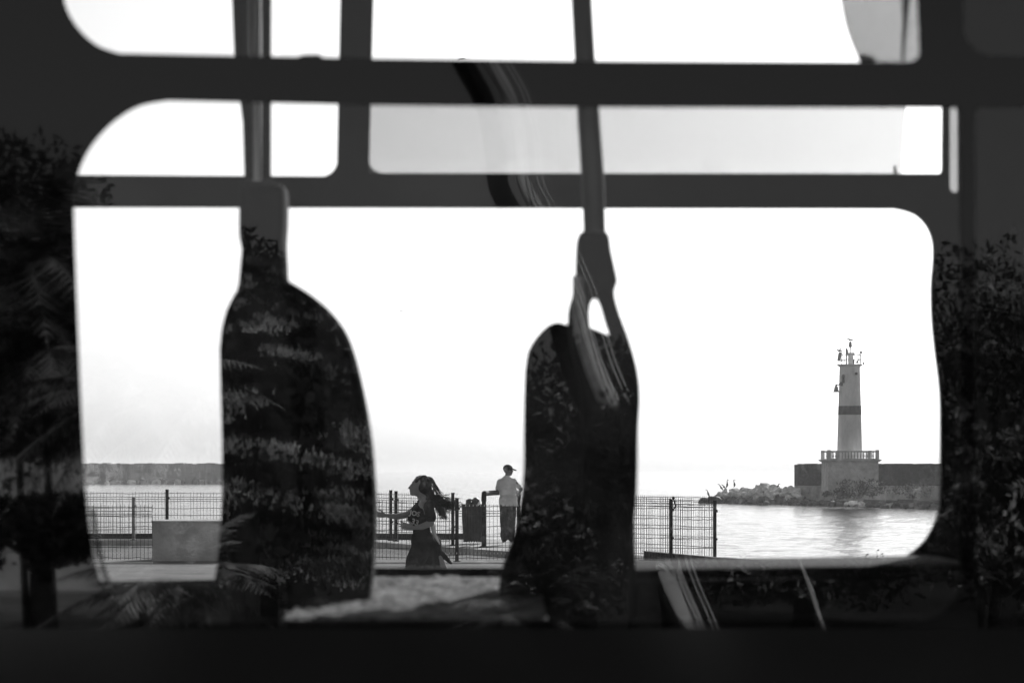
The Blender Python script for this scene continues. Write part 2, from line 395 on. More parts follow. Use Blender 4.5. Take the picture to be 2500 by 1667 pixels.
for px in range(1966, 2330, 9):
    wl = HY + (CZ-WZ)/(K*YB(px)); s = random.uniform(.25, .48); pale = random.random() < .12
    rock(P(px+random.uniform(-4, 4), wl - random.uniform(0, 9), YB(px)+random.uniform(0, 2)), (s*1.25, s, s*.85), M['rock_pale'] if pale else M['rock_dark'],
         'pale slanted boulder among dark ones below the sea wall' if pale else 'dark wet boulder at the waterline of the lighthouse breakwater',
         'pale boulders below the sea wall' if pale else 'wet boulders along the breakwater', idx); idx += 1

# leaf clumps
def leaves(n, c, rad, size, seed, shell=.45, hang=0):
    rd = random.Random(seed); mb = MB(); c = Vector(c); off = Vector((seed*3.1, 0, 0))
    k = 0
    while k < n:
        d = Vector((rd.gauss(0,1), rd.gauss(0,1), rd.gauss(0,1))).normalized(); rr = shell + (1-shell)*rd.random()**.5
        q = Vector((d.x*rad[0], d.y*rad[1], d.z*rad[2]))*rr*(1+.35*noise.noise(d*2.0+off))
        if noise.noise((q+off)*(2.2/max(rad))) < -.22: k += .25; continue
        a = Vector((rd.gauss(0,1), rd.gauss(0,1), rd.gauss(0,1)-hang)).normalized(); b = a.orthogonal().normalized(); b.rotate(Matrix.Rotation(rd.uniform(0, 6), 3, a)); s = size*rd.uniform(.5, 1.3)
        p = c+q; mb.add([p-a*s, p-b*s*.42, p+a*s, p+b*s*.42], [(0,1,2,3)]); k += 1
    return mb
def bush(px, py, Y, rx, rz, label, m='bush', n=500, size=.10, name='shrub', cat='shrub', group=None, seed=0):
    o = empty(name, P(px, py, Y) - Vector((0, 0, rz)), label, cat, group); c = P(px, py, Y)
    leaves(n, c, (rx, rx*.7, rz), size, seed).build('foliage', M[m], o)
    st = MB()
    for i in range(5):
        a = c + Vector((random.uniform(-.5,.5)*rx, 0, 0)); st.tube([c-Vector((0,0,rz)), (c+a)/2 - Vector((0,0,rz*.3)), a], [size*.25, size*.15, size*.05], 5)
    st.build('stems', M['trunk'], o); return o
bush(2085, 1193, 183.5, 1.5, .75, 'dark bush growing in front of the lighthouse plinth', seed=3, n=1500, size=.07)
bush(2130, 1190, 182.5, 1.2, .7, 'dark bush just right of the lighthouse plinth foot', seed=4, n=1200, size=.07)
bush(2040, 1208, 185, 1.1, .45, 'low dark bush at the left foot of the plinth', seed=5, n=900, size=.07)
bush(2230, 1196, 180, 1.9, .6, 'wide dark bush under the right end of the sea wall', seed=6, n=1200, size=.07)

# ---- lighthouse
LY = 187.0; LX = P(2074.5, 0, LY).x; s = K*LY
lh = empty('lighthouse', (LX, LY, P(0,1180,LY).z), 'pale round lighthouse with one dark band and a balustraded square base', 'lighthouse')
def lz(py): return P(0, py, LY).z
hw = 61*s
MB().box((LX-hw, LY-hw, lz(1200)), (LX+hw, LY+hw, lz(1127))).build('plinth', M['stone'], lh)
MB().box((LX-hw-.10, LY-hw-.10, lz(1127)+.002), (LX+hw+.10, LY+hw+.10, lz(1125))).box((LX-hw-.20, LY-hw-.20, lz(1125)+.002), (LX+hw+.20, LY+hw+.20, lz(1121.5))).build('cornice', M['stone'], lh)
bal = MB(); zb = lz(1121.5)+.002; ztp = lz(1104)
h2 = hw-.08
for sx in (-1, 1):
    for sy in (-1, 1):
        bal.box((LX+sx*h2-.13, LY+sy*h2-.13, zb), (LX+sx*h2+.13, LY+sy*h2+.13, lz(1098.5)))
for fr in (-.33, .33):
    for sgn in (-1, 1):
        bal.box((LX+fr*h2*2-.09, LY+sgn*h2-.1, zb), (LX+fr*h2*2+.09, LY+sgn*h2+.1, lz(1100)))
for sgn in (-1, 1):
    bal.box((LX-h2+.13, LY+sgn*h2-.09, ztp), (LX+h2-.13, LY+sgn*h2+.09, lz(1100.5)))
    bal.box((LX+sgn*h2-.09, LY-h2+.13, ztp), (LX+sgn*h2+.09, LY+h2-.13, lz(1100.5)))
    bal.box((LX-h2+.13, LY+sgn*h2-.09, zb), (LX+h2-.13, LY+sgn*h2+.09, zb+.07))
bal.build('balustrade', M['stone'], lh)
for i in range(14):
    for sgn in (-1, 1):
        x = LX - h2 + .32 + i*(2*h2-.64)/13
        MB().lathe((x, LY+sgn*h2, zb+.07), [(.05,0),(.035,.06),(.075,.18),(.05,.30),(.035,.40),(.06,ztp-zb-.07)], 8).build('baluster', M['stone'], lh, True)
zA, zB, z1, z0 = lz(1012.5), lz(991), lz(895), lz(1121)
def rr(z): return (.785 + (.955-.785)*(z1-z)/(z1-lz(1097)))
MB().lathe((LX, LY, 0), [(rr(z0)+.05, z0), (rr(z0)+.05, z0+.15), (rr(z0)-.0, z0+.152), (rr(zA), zA)], 48).build('shaft', M['tower'], lh, True)
MB().lathe((LX, LY, 0), [(rr(zA)+.012, zA+.001), (rr(zB)+.012, zB-.001)], 48).build('painted_band', M['stripe'], lh, True)
MB().lathe((LX, LY, 0), [(rr(zB), zB), (rr(z1), z1)], 48).build('shaft', M['tower'], lh, True)
MB().lathe((LX, LY, 0), [(.80, z1+.001), (.92, z1+.06), (.98, z1+.12), (.98, z1+.17), (.2, z1+.2)], 40).build('gallery_deck', M['tower'], lh, True)
w_ = MB(); a = P(2055.5, 922, LY); w_.tube([(a.x, LY-.79, a.z+.14), (a.x, LY-.60, a.z+.14)], .09, 14); w_.box((a.x-.09, LY-.79, a.z-.42), (a.x+.09, LY-.5, a.z+.14)); w_.build('window', M['stripe'], lh)
a = P(2087, 913, LY); MB().tube([(a.x, LY-.83, a.z), (a.x, LY-.6, a.z)], .11, 16).build('porthole', M['stripe'], lh)
a = P(2050, 938, LY); MB().box((a.x-.03, LY-.55, a.z-.14), (a.x+.16, LY-.35, a.z+.16)).tube([(a.x+.05, LY-.45, a.z), (P(2037,0,LY).x, LY-.45, P(0,941,LY).z)], .045, 8).build('bell_bracket', M['dark'], lh)
a = P(2039.5, 957, LY)
b_ = MB().lathe((a.x, LY-.45, a.z), [(.27,-.02),(.25,.02),(.19,.09),(.16,.24),(.14,.38),(.08,.46),(.03,.50),(.03,.62)], 20).build('bell', M['grey'], lh, True)
# gallery fittings
zd = z1+.17
rl = MB()
for ang in range(0, 360, 30):
    x = LX+.9*math.cos(R(ang+8)); y = LY+.9*math.sin(R(ang+8)); rl.tube([(x, y, zd), (x, y, lz(866))], .022, 6)
for zz in (lz(866), (zd+lz(866))/2):
    rl.tube([(LX+.9*math.cos(R(a)), LY+.9*math.sin(R(a)), zz) for a in range(0, 361, 12)], .02, 6, cap=False)
rl.build('railing', M['tower'], lh)
a = P(2076, 0, LY).x
MB().box((a-.16, LY-.16, zd), (a+.16, LY+.16, lz(868))).box((a-.30, LY-.25, lz(868)+.001), (a+.30, LY+.25, lz(861))).build('lamp_pedestal', M['tower'], lh)
MB().tube([(a, LY, lz(861)), (a, LY, lz(849))], .04, 8).build('lamp_post', M['grey'], lh)
MB().lathe((a, LY, lz(849)), [(.03,0),(.13,.08),(.14,.14),(.10,.42),(.09,.46),(.03,.50)], 12).build('lantern', M['grey'], lh)
p_ = P(2050, 872, LY); sp = MB(); c4 = [P(2044.5,861,LY), P(2053,860,LY), P(2048.5,882.5,LY), P(2041,881,LY)]
sp.hull8([c+Vector((0,-.7,0)) for c in c4], [c+Vector((0,-.62,0)) for c in c4]); sp.build('solar_panel', M['grey'], lh)
MB().tube([P(2053,864,LY)+Vector((0,-.66,0)), P(2061,884,LY)+Vector((0,-.5,-.0))], .02, 6).tube([P(2047,882,LY)+Vector((0,-.66,0)), P(2061,881,LY)+Vector((0,-.5,0))], .03, 6).build('panel_bracket', M['grey'], lh)
MB().tube([(P(2063.5,0,LY).x, LY-.5, zd), (P(2063.5,0,LY).x, LY-.5, lz(851))], .035, 8).build('mast', M['grey'], lh)
MB().tube([(P(2098.7,0,LY).x, LY-.2, zd), (P(2098.7,0,LY).x, LY-.2, lz(858))], .04, 8).tube([(P(2098.7,0,LY).x, LY-.2, lz(858)), (P(2098.2,0,LY).x, LY-.2, lz(825))], .016, 6).build('antenna', M['tower'], lh)
a = P(2101.5, 861, LY); MB().lathe((a.x, LY-.2, a.z-.08), [(.05,0),(.09,.05),(.09,.14),(.04,.2)], 10).build('sensor', M['grey'], lh)

# ---- birds
def bird(name, pts, rad, m, label, group, wings=None, legs=True, cat='bird'):
    o = empty(name, pts[0], label, cat, group)
    mb = MB().tube(catmull(pts, 4), [rad[min(int(i/4), len(rad)-1)]*(1-(i%4)/4) + rad[min(int(i/4)+1, len(rad)-1)]*((i%4)/4) for i in range((len(pts)-1)*4+1)], 8)
    mb.build('bird_body', m, o, True)
    if wings:
        wb = MB()
        for wg in wings:
            u = [Vector(q) for q in wg]; wb.hull8(u, [q+Vector((0,.012,.02)) for q in u])
        wb.build('wings', m, o)
    return o
def cormorant(px, py, Y, label, h=.62, lean=.1, d=1):
    b = P(px, py, Y); V = Vector
    return bird('cormorant', [b+V((-.10*d,0,.0)), b+V((-.02*d,0,.14)), b+V((lean*.3,0,h*.45)), b+V((lean*.6,0,h*.68)), b+V((lean,0,h*.9)), b+V((lean+.05*d,0,h)), b+V((lean+.18*d,0,h*.98))],
         [.02,.075,.085,.04,.03,.035,.008], M['bird'], label, 'cormorants on the rocks')
cormorant(1730, 1212, 211, 'slim dark cormorant on the low tip rock, leftmost of the birds', .6, -.12, -1)
cormorant(1762, 1196, 207, 'cormorant leaning left on the slope of the pale rocks', .5, -.2, -1)
cormorant(1775.5, 1190, 206, 'upright cormorant with raised head on the first pale crest', .66, 0, 1)
cormorant(1794, 1189, 205, 'cormorant with spread neck on the second pale crest', .62, -.1, 1)
cormorant(1768, 1192, 206, 'small hunched cormorant between its neighbours on the pale rocks', .32, -.12, -1)
cormorant(1900, 1190, 203, 'small cormorant in the dip left of the sea wall', .32, .02, 1)
def gull(b, s, d, label, up=False, m='gull'):
    V = Vector; b = Vector(b)
    w = None
    if up:
        w = [(b+V((-.05,0,.06))*1, b+V((.08,0,.06)), b+V((.10,-.0,.30))*1, b+V((.02,0,.32)))]
    return bird('gull', [b+V((-.26*d,0,.10))*1, b+V((-.1*d,0,.11)), b+V((.05*d,0,.12)), b+V((.14*d,0,.17)), b+V((.21*d,0,.185)), b+V((.28*d,0,.17))], [.01,.06,.085,.045,.042,.006], M[m], label, 'gulls on the lighthouse', w)
gull((P(2076,0,LY).x, LY, lz(833)), 1, -1, 'gull standing on the tip of the lighthouse lantern')
o = gull((P(2047,0,LY).x, LY-.66, lz(861)), 1, -1, 'dark bird with half raised wings on the tilted solar panel', True, 'bird')
bird('cormorant', [Vector((P(2066,0,LY).x, LY-.5, lz(866))), Vector((P(2066.5,0,LY).x, LY-.5, lz(860))), Vector((P(2065.5,0,LY).x, LY-.5, lz(855))), Vector((P(2064.5,0,LY).x, LY-.5, lz(851)))], [.03,.07,.07,.02], M['bird'], 'dark bird upright against the short mast on the gallery', None)
bird('cormorant', [Vector((P(2080.5,0,LY).x, LY-.7, zd)), Vector((P(2081,0,LY).x, LY-.7, lz(884))), Vector((P(2082,0,LY).x, LY-.7, lz(878))), Vector((P(2084.5,0,LY).x, LY-.7, lz(878)))], [.06,.08,.03,.01], M['bird'], 'dark bird standing right of the lamp pedestal', None)
bird('cormorant', [Vector((P(2084.5,0,LY).x, LY-.75, lz(886))), Vector((P(2088,0,LY).x, LY-.75, lz(886))), Vector((P(2091,0,LY).x, LY-.75, lz(882))), Vector((P(2093.5,0,LY).x, LY-.75, lz(880)))], [.02,.06,.05,.01], M['bird'], 'dark bird crouching low on the right side of the gallery', None)
bird('cormorant', [Vector((P(2107,0,LY).x, LY-.5, lz(893))), Vector((P(2106,0,LY).x, LY-.5, lz(888))), Vector((P(2105.5,0,LY).x, LY-.5, lz(884)))], [.01,.07,.02], M['bird'], 'dark bird hunched on the right rim of the gallery deck', None)
def flying(px, py, Y, sp, label):
    b = P(px, py, Y); V = Vector
    return bird('gull', [b+V((-.2,0,0)), b, b+V((.15,0,.02)), b+V((.22,0,.02))], [.01,.05,.04,.005], M['bird'], label, 'birds in flight',
        [(b+V((-.06,0,.02)), b+V((.08,0,.02)), b+V((-.25*1,-.1,sp)), b+V((-.3,-.1,sp))), (b+V((-.06,0,.02)), b+V((.08,0,.02)), b+V((.42,-.05,sp*.6)), b+V((.40,-.05,sp*.6)))])
flying(980, 760, 330, .1, 'tiny bird flying in the white sky between the seats')
flying(1127, 145, 170, -.12, 'bird flying high, just over the upper window band')

# ---- fences (welded wire)
def fence(xa, xb, Ya, Yb, z0, z1, posts, label, step=.06, rows=6, crank=True, m='wire', rw=.004):
    o = empty('wire_fence', (xa, Ya, z0), label, 'fence'); mb = MB(); L = math.hypot(xb-xa, Yb-Ya); n = int(L/step)
    def at(t, z, dy=0): return Vector((xa+(xb-xa)*t, Ya+(Yb-Ya)*t+dy, z))
    bend = z1 - .17
    for i in range(n+1):
        t = i/n + random.uniform(-.12,.12)/n
        if random.random() < .03: continue
        if crank: pts = [at(t,z0+.04), at(t,bend-.05), at(t,bend,-.05), at(t,bend+.05), at(t,z1)]
        else: pts = [at(t,z0+.04), at(t,z1)]
        mb.tube(pts, rw, 4, cap=False)
    zs = [z0+.08+(bend-.05-z0-.08)*i/(rows-1) for i in range(rows)] + ([bend+.05, z1-.04] if crank else [z1-.01])
    for z in zs:
        mb.tube([at(i/12, z, random.uniform(-.01,.01))+Vector((0,0,random.uniform(-.008,.008))) for i in range(13)], rw*1.5, 4, cap=False)
    if crank: mb.tube([at(0,bend,-.05), at(1,bend,-.05)], rw*1.5, 4, cap=False)
    mb.build('wire_mesh', M[m], o)
    for (px, Y, pt, zb, hw_, mm) in posts:
        x = P(px,0,Y).x; pz = P(0,pt,Y).z
        p = MB().box((x-hw_, Y-hw_, zb), (x+hw_, Y+hw_, pz-.004)).build('post', M[mm], o)
        MB().box((x-hw_*2, Y-hw_*2, zb), (x+hw_*2, Y+hw_*2, zb+.02)).build('base_plate', M[mm], p)
        MB().box((x-hw_-.004, Y-hw_-.004, pz-.003), (x+hw_+.004, Y+hw_+.004, pz+.008)).build('post_cap', M[mm], p)
        MB().box((x+hw_, Y-.03, pz-.22), (x+hw_+.025, Y+.03, pz-.17)).box((x+hw_, Y-.03, pz-.75), (x+hw_+.02, Y+.03, pz-.71)).build('clamp', M[mm], p)
fence(P(150,0,56.3).x, P(560,0,56.3).x, 56.3, 56.3, 0, P(0,1200,56.3).z, [(326,56.0,1214,0,.034,'greysteel'),(408,55.8,1195,0,.034,'dark')], 'rear wire fence section left, with one grey and one black post', .075)
fence(P(840,0,56.3).x, P(1106,0,56.3).x, 56.3, 52.6, 0, P(0,1201,56).z, [(954,55.9,1197,0,.035,'dark'),(967,55.3,1199,0,.035,'dark'),(1105.5,52.2,1203,0,.035,'dark')], 'rear wire fence section behind the running woman, three black posts', .075)
F1 = P(0,1219,46).z
fence(P(150,0,46).x, P(372,0,46).x, 46, 46, GZ, P(0,1232,46).z, [], 'front wire fence section left of the concrete block', .075, 5, True)
fence(P(840,0,46.4).x, P(1116,0,46).x, 46.4, 46.0, GZ, P(0,1222,46).z, [(1115.5,46,1216,GZ,.034,'dark')], 'front wire fence section ending in a post behind the flying hair', .075)
fence(P(1118,0,46).x, P(1400,0,46).x, 46, 46, GZ, P(0,1231,46).z, [], 'lower front wire fence section before the bin and the man', .075, 5)
fence(P(1480,0,46).x, P(1638,0,46).x, 46, 46, GZ, F1+.05, [(1638,46,1219,GZ,.035,'dark')], 'front wire fence section from the right seat to the thick post', .05, 6)
fence(P(1642,0,46).x, P(1745,0,46).x, 46, 46, GZ, F1+.02, [(1745,46,1222,GZ,.032,'dark')], 'last front wire fence section before the open water', .05, 6)
fence(P(1490,0,49.5).x, P(1748,0,46.2).x, 49.5, 46.2, GZ, P(0,1208,48).z, [], 'second layer of wire fence behind the last section, right', .075, 6)
# white beads standing for sun glints on the wire welds
cl = MB()
for i in range(60):
    px = 915 + i*9.1
    if 995 < px < 1075 or px > 1275: continue
    p = P(px, 1350, 45.9); cl.box((p.x-.006, p.y-.006, p.z-.016), (p.x+.006, p.y, p.z+.016))
for i in range(16):
    px = 1137 + i*9.1; p = P(px, 1233.5, 45.88); cl.box((p.x-.006, p.y-.006, p.z-.016), (p.x+.006, p.y, p.z+.016))
for i in range(15):
    px = 240 + i*9.1; p = P(px, 1349, 45.9); cl.box((p.x-.005, p.y-.006, p.z-.014), (p.x+.005, p.y, p.z+.014))
tag(cl.build('weld_glints', M['white']), 'rows of tiny white beads standing for sun glints on the front fence wires', 'weld glint', kind='stuff')
# padlock-like clutter at the thick post
p = P(1643, 1228, 45.9); o = MB().tube(catmull([p+Vector((0,0,.12)), p+Vector((.03,0,.02)), p+Vector((.05,0,-.06)), p+Vector((.0,0,-.12))], 4), .014, 6).ball(p+Vector((.01,0,.1)), .03, 8, 6)
tag(o.build('cable_tie', M['dark']), 'dark cable tangle knotted beside the top of the thick fence post', 'cable')

# ---- handrail
hr = empty('handrail', (P(1181,0,51).x, 51, 0), 'thick dark bent pipe handrail beside the bin, under the man', 'handrail')
RA = Vector((P(1181.5,0,51).x, 51, 0)); RB = Vector((P(1266,0,55.4).x, 55.4, 0)); zt = P(0,1204,51).z
rdv = (RB-RA).normalized(); U = Vector((0,0,1))
MB().tube([RA+U*.01, RA+U*(zt-.16)], .044, 14).build('leg', M['dark'], hr, True)
MB().tube([RB+U*.01, RB+U*(zt-.16)], .044, 14).build('leg', M['dark'], hr, True)
MB().tube(catmull([RA+U*(zt-.17), RA+U*(zt-.06), RA+rdv*.08+U*(zt-.01), RA+rdv*.4+U*zt, RB-rdv*.4+U*zt, RB-rdv*.08+U*(zt-.01), RB+U*(zt-.06), RB+U*(zt-.17)], 6), .055, 14).build('rail', M['dark'], hr, True)
for q_ in (RA, RB): MB().lathe(q_, [(.10,.002),(.10,.02),(.06,.03)], 14).build('base_plate', M['dark'], hr)
# ---- bin
BX = P(1155,0,53.5).x; bn = empty('litter_bin', (BX, 53.5, 0), 'dark slatted litter bin with a bulging bag, left of the handrail', 'litter bin')
zt = P(0,1232,53.5).z
MB().lathe((BX,53.5,0), [(.19,.06),(.215,zt-.03)], 24).build('liner', M['bin'], bn, True)
for i in range(22):
    a = 2*math.pi*i/22; x, y = math.cos(a), math.sin(a)
    MB().tube([(BX+x*.20,53.5+y*.20,.04), (BX+x*.235,53.5+y*.235,zt)], .017, 5).build('slat', M['bin'], bn)
MB().tube([(BX+.24*math.cos(a/16*math.pi),53.5+.24*math.sin(a/16*math.pi),zt) for a in range(33)], .02, 8, cap=False).build('rim', M['bin'], bn)
tb = MB()
for i in range(7): tb.ball((BX+random.uniform(-.10,.14), 53.5+random.uniform(-.1,.1), zt+random.uniform(-.02,.07)), random.uniform(.05,.1), 10, 8)
tag(tb.remesh('rubbish_bag', M['trash'], .012, None, 2, .03, 14), 'crumpled dark rubbish heaped on top of the litter bin', 'rubbish')
tag(MB().ball(P(1169,1229,53.2), (.025,.03,.05), 8, 6, Matrix.Rotation(.5,3,'Y')).ball(P(1151,1224,53.2), .014, 8, 6).build('paper_cup', M['white'], None, True), 'small bright crumpled cup on the rubbish in the bin', 'cup')
# weeds
for k, (px, py) in enumerate(((2117, 1372), (2143, 1372))):
    Yw = 42.8; wd = MB(); b = P(px, py, Yw); b.z = GZ+.0
    for i in range(6):
        dx = random.uniform(-.08,.08); h = random.uniform(.10,.24) if k == 0 else random.uniform(.12,.32)
        wd.tube([b, b+Vector((dx*.4,0,h*.6)), b+Vector((dx,0,h))], [.006,.004,.002], 4)
        q = b+Vector((dx,0,h)); wd.add([q, q+Vector((.03,0,.01)), q+Vector((.05,.01,.03)), q+Vector((.02,0,.03))], [(0,1,2,3)])
    tag(wd.build('weed', M['bush']), ['short leafy weed on the quay edge at lower right', 'taller thin weed on the quay edge, right of the leafy one'][k], 'weed')

# ================================================================== PEOPLE
def hand(mb, wrist, d, up, s=1.0, curl=.3, n=8):
    """palm, four fingers and a thumb appended as capsules; d = pointing direction, up = thumb side"""
    d = Vector(d).normalized(); up = Vector(up); up = (up - d*up.dot(d)).normalized(); nrm = d.cross(up)
    wrist = Vector(wrist)
    mb.capsule(wrist, .020*s, wrist+d*.075*s, .026*s, n); mb.capsule(wrist+d*.02*s+up*.014*s, .016*s, wrist+d*.08*s+up*.024*s, .012*s, n); mb.capsule(wrist+d*.02*s-up*.014*s, .016*s, wrist+d*.075*s-up*.026*s, .012*s, n)
    for i, (o, L) in enumerate(((.029,.070),(.010,.080),(-.010,.074),(-.029,.058))):
        b = wrist+d*.085*s+up*o*s; c = curl*(1+.25*i); d1 = (d*math.cos(c)+nrm*math.sin(c)+up*o*4).normalized(); d2 = (d*math.cos(2*c)+nrm*math.sin(2*c)+up*o*4).normalized()
        mb.capsule(b, .0095*s, b+d1*L*.5*s, .0088*s, n); mb.capsule(b+d1*L*.5*s, .0088*s, b+d1*L*.5*s+d2*L*.5*s, .0075*s, n)
    b = wrist+d*.03*s+up*.026*s; t1 = (d*.65+up*.75).normalized(); t2 = (d*.9+up*.4).normalized()
    mb.capsule(b, .012*s, b+t1*.04*s, .0105*s, n); mb.capsule(b+t1*.04*s, .0105*s, b+t1*.04*s+t2*.035*s, .009*s, n)
def head(mb, c, yaw=0.0, tilt=0.0, s=1.0):
    """head looking along -x when yaw = 0; c = centre of the skull"""
    rot = Matrix.Rotation(yaw, 3, 'Z') @ Matrix.Rotation(tilt, 3, 'Y')
    def q(x, y, z): return Vector(c) + rot @ Vector((x*s, y*s, z*s))
    mb.ball(q(.012,0,.022), (.098*s,.076*s,.092*s), 20, 14, rot)
    mb.ball(q(-.035,0,-.035), (.062*s,.058*s,.080*s), 16, 12, rot)
    mb.capsule(q(-.062,0,-.088), .021*s, q(-.02,0,-.085), .036*s)
    mb.capsule(q(-.090,0,.015), .009*s, q(-.112,0,-.022), .012*s)
    mb.ball(q(-.102,0,-.026), (.016*s,.016*s,.010*s), 10, 8)
    mb.ball(q(-.092,0,-.050), (.012*s,.022*s,.007*s), 10, 8); mb.ball(q(-.089,0,-.064), (.012*s,.020*s,.007*s), 10, 8)
    mb.ball(q(-.080,0,.034), (.016*s,.045*s,.010*s), 10, 8)
    for sg in (-1, 1): mb.ball(q(.012,sg*.076,-.012), (.020*s,.010*s,.032*s), 10, 8, rot); mb.ball(q(-.078,sg*.030,.014), (.010*s,.014*s,.009*s), 10, 8)
    return q

# --- running woman, 26 m away
WY = 26.0
def G(px, py, dy=0.0): return P(px, py, WY) + Vector((0, dy, 0))
wo = empty('person', (G(1035,0).x, WY, GZ), 'woman with long flying hair running left past the fence, dark jersey, one arm stretched forward', 'person')
sk = MB()
hc = G(1026, 1186, 0)
hq = head(sk, hc, .12, .10, .98)
sk.capsule(G(1028,1204,0), .050, G(1036,1228,0), .056); 
sk.capsule(G(1036,1232,-.02), .07, G(1030,1290,0), .09)                       # torso core
sk.capsule(G(1020,1247,.12), .045, G(990,1257,.10), .036); sk.capsule(G(990,1257,.10), .036, G(968,1261,.06), .034)
sk.capsule(G(968,1261,.06), .034, G(943,1258,.02), .021)
hand(sk, G(943,1258,.02), (-1,0,.12), (0,-.6,.8), 1.0, .38)
sk.capsule(G(1050,1243,-.14), .046, G(1052,1276,-.16), .038); sk.capsule(G(1052,1276,-.16), .037, G(1032,1284,-.20), .034); sk.capsule(G(1032,1284,-.20), .034, G(1012,1287,-.24), .020)
hand(sk, G(1012,1287,-.24), (-1,-.15,.22), (-.2,0,1), .98, .12)
# legs mid-stride
sk.capsule(G(1026,1318,-.06), .075, G(1012,1396,-.10), .055); sk.capsule(G(1012,1396,-.10), .053, G(1006,1486,-.10), .036); sk.capsule(G(1006,1490,-.10), .034, G(984,1500,-.10), .028); sk.capsule(G(984,1500,-.1), .026, G(966,1496,-.1), .018)
sk.capsule(G(1042,1320,.06), .07, G(1084,1392,.08), .045); sk.capsule(G(1084,1392,.08), .045, G(1150,1455,.09), .034); sk.capsule(G(1150,1455,.09), .034, G(1145,1490,.09), .024)
sk.capsule(hq(-.090,0,-.002), .010, hq(-.119,0,-.034), .0125); sk.capsule(hq(-.098,0,-.052), .013, hq(-.10,0,-.068), .012); sk.capsule(hq(-.075,0,-.095), .02, hq(-.088,0,-.092), .016)
sk.remesh('body', M['skin'], .0055, wo, 2)
# jersey
js = MB()
js.capsule(G(1033,1238,.02), .092, G(1029,1262,0), .104, sq=(1,1)); js.capsule(G(1029,1262,0), .102, G(1028,1288,0), .094)
js.capsule(G(1024,1240,.12), .066, G(1006,1254,.12), .056); js.capsule(G(1048,1236,-.13), .066, G(1053,1264,-.16), .058)
js.capsule(G(1030,1228,0), .066, G(1042,1236,0), .09); js.capsule(G(1028,1288,0), .092, G(1029,1296,0), .098)
js.ball(G(1012,1262,-.05), (.07,.09,.10), 14, 10)
jo = js.remesh('jersey', M['jersey'], .008, wo, 4, .020, 9)
# lettering laid on the jersey front
bvh = BVHTree.FromPolygons([jo.matrix_world @ v.co + wo.location for v in jo.data.vertices], [p.vertices[:] for p in jo.data.polygons])
def lettering(txt, px, py, h, rot, bold=.0, name='shirt_lettering'):
    cu = bpy.data.curves.new('t', 'FONT'); cu.body = txt; cu.size = h; cu.offset = bold; cu.resolution_u = 3
    o = bpy.data.objects.new('t', cu); COL.objects.link(o); dg = bpy.context.evaluated_depsgraph_get(); dg.update()
    me = bpy.data.meshes.new_from_object(o.evaluated_get(dg)); bpy.data.objects.remove(o)
    bm = bmesh.new(); bm.from_mesh(me); bmesh.ops.triangulate(bm, faces=bm.faces)
    bmesh.ops.subdivide_edges(bm, edges=[e_ for e_ in bm.edges if e_.calc_length() > .01], cuts=2)
    c, s_ = math.cos(rot), math.sin(rot)
    for v in bm.verts:
        x, y = v.co.x, v.co.y; x, y = x*c - y*s_, x*s_ + y*c
        base = G(px, py); tgt = Vector((base.x + x, WY, base.z + y)); org = Vector((0, 0, CZ)); d = (tgt-org).normalized()
        hit = bvh.ray_cast(org, d)
        v.co = (hit[0] - d*.006) if hit[0] else tgt + Vector((0, -.05, 0))
    bm.to_mesh(me); bm.free(); link_mesh(name, me, M['print'], wo)
lettering('JOS', 999.5, 1255.5, .072, -.22, .002)
lettering('33', 1002, 1277, .085, -.35, .003, 'shirt_number')
# loose trousers
tr = MB()
tr.capsule(G(1029,1297,0), .100, G(1035,1322,0), .120); tr.capsule(G(1030,1316,-.08), .115, G(1016,1372,-.10), .10); tr.capsule(G(1016,1372,-.10), .10, G(1000,1420,-.1), .11)
tr.capsule(G(1049,1326,.06), .112, G(1062,1352,.08), .085); tr.capsule(G(1062,1352,.08), .075, G(1066,1400,.08), .07); tr.capsule(G(1066,1344,.08), .05, G(1102,1376,.10), .014); tr.capsule(G(1032,1340,0), .115, G(1032,1380,0), .115)
tr.remesh('trousers', M['skirt'], .010, wo, 4, .035, 8)
for j, (c, ang) in enumerate(((G(980,1503,-.1), -.1), (G(1146,1496,.09), 1.2))):
    MB().ball(c, (.12,.045,.04), 14, 8, Matrix.Rotation(ang, 3, 'Y')).build('shoe', M['dark'], wo, True)
# hair: cap + mass + strands
hm = MB(); hm.ball(hq(.035,-.035,.0), (.072,.058,.085), 14, 10); hm.ball(hq(.030,0,.034), (.098,.082,.084), 18, 12); hm.capsule(hq(.06,0,-.01), .062, G(1050,1208,0), .044)
hm.capsule(G(1050,1208,0), .044, G(1064,1227,0), .040); hm.capsule(G(1064,1227,0), .040, G(1086,1233,-.02), .028); hm.capsule(G(1086,1233,-.02), .028, G(1104,1240,-.04), .012)
hm.capsule(G(1056,1222,-.05), .03, G(1068,1242,-.08), .014)
hr_ = hm.remesh('hair', M['hair'], .009, wo, 3, .02, 16)
st = MB(); rd = random.Random(5)
def strand(p, r=.0035): st.tube(catmull(p, 5), [r*(1-.75*i/((len(p)-1)*5)) for i in range((len(p)-1)*5+1)], 4, cap=False)
for i in range(260):
    a = rd.random(); y0 = rd.uniform(-.08, .06)
    s0 = G(1045+rd.uniform(-6,14), 1196+rd.uniform(-4,34), y0)
    ex, ey = (1098+rd.uniform(-8,34), 1236+rd.gauss(0,10)) if a < .62 else (1072+rd.uniform(0,22), 1258+rd.uniform(-14,12))
    s1 = G(1062+rd.uniform(-3,5), 1214+rd.uniform(-6,22), y0-.02); en = G(ex, ey, y0-.05+rd.uniform(-.05,.05)); mid = (s1+en)/2 + Vector((0,0,rd.uniform(-.03,.035)))
    strand([s0, s1, mid, en], rd.uniform(.002,.0055))
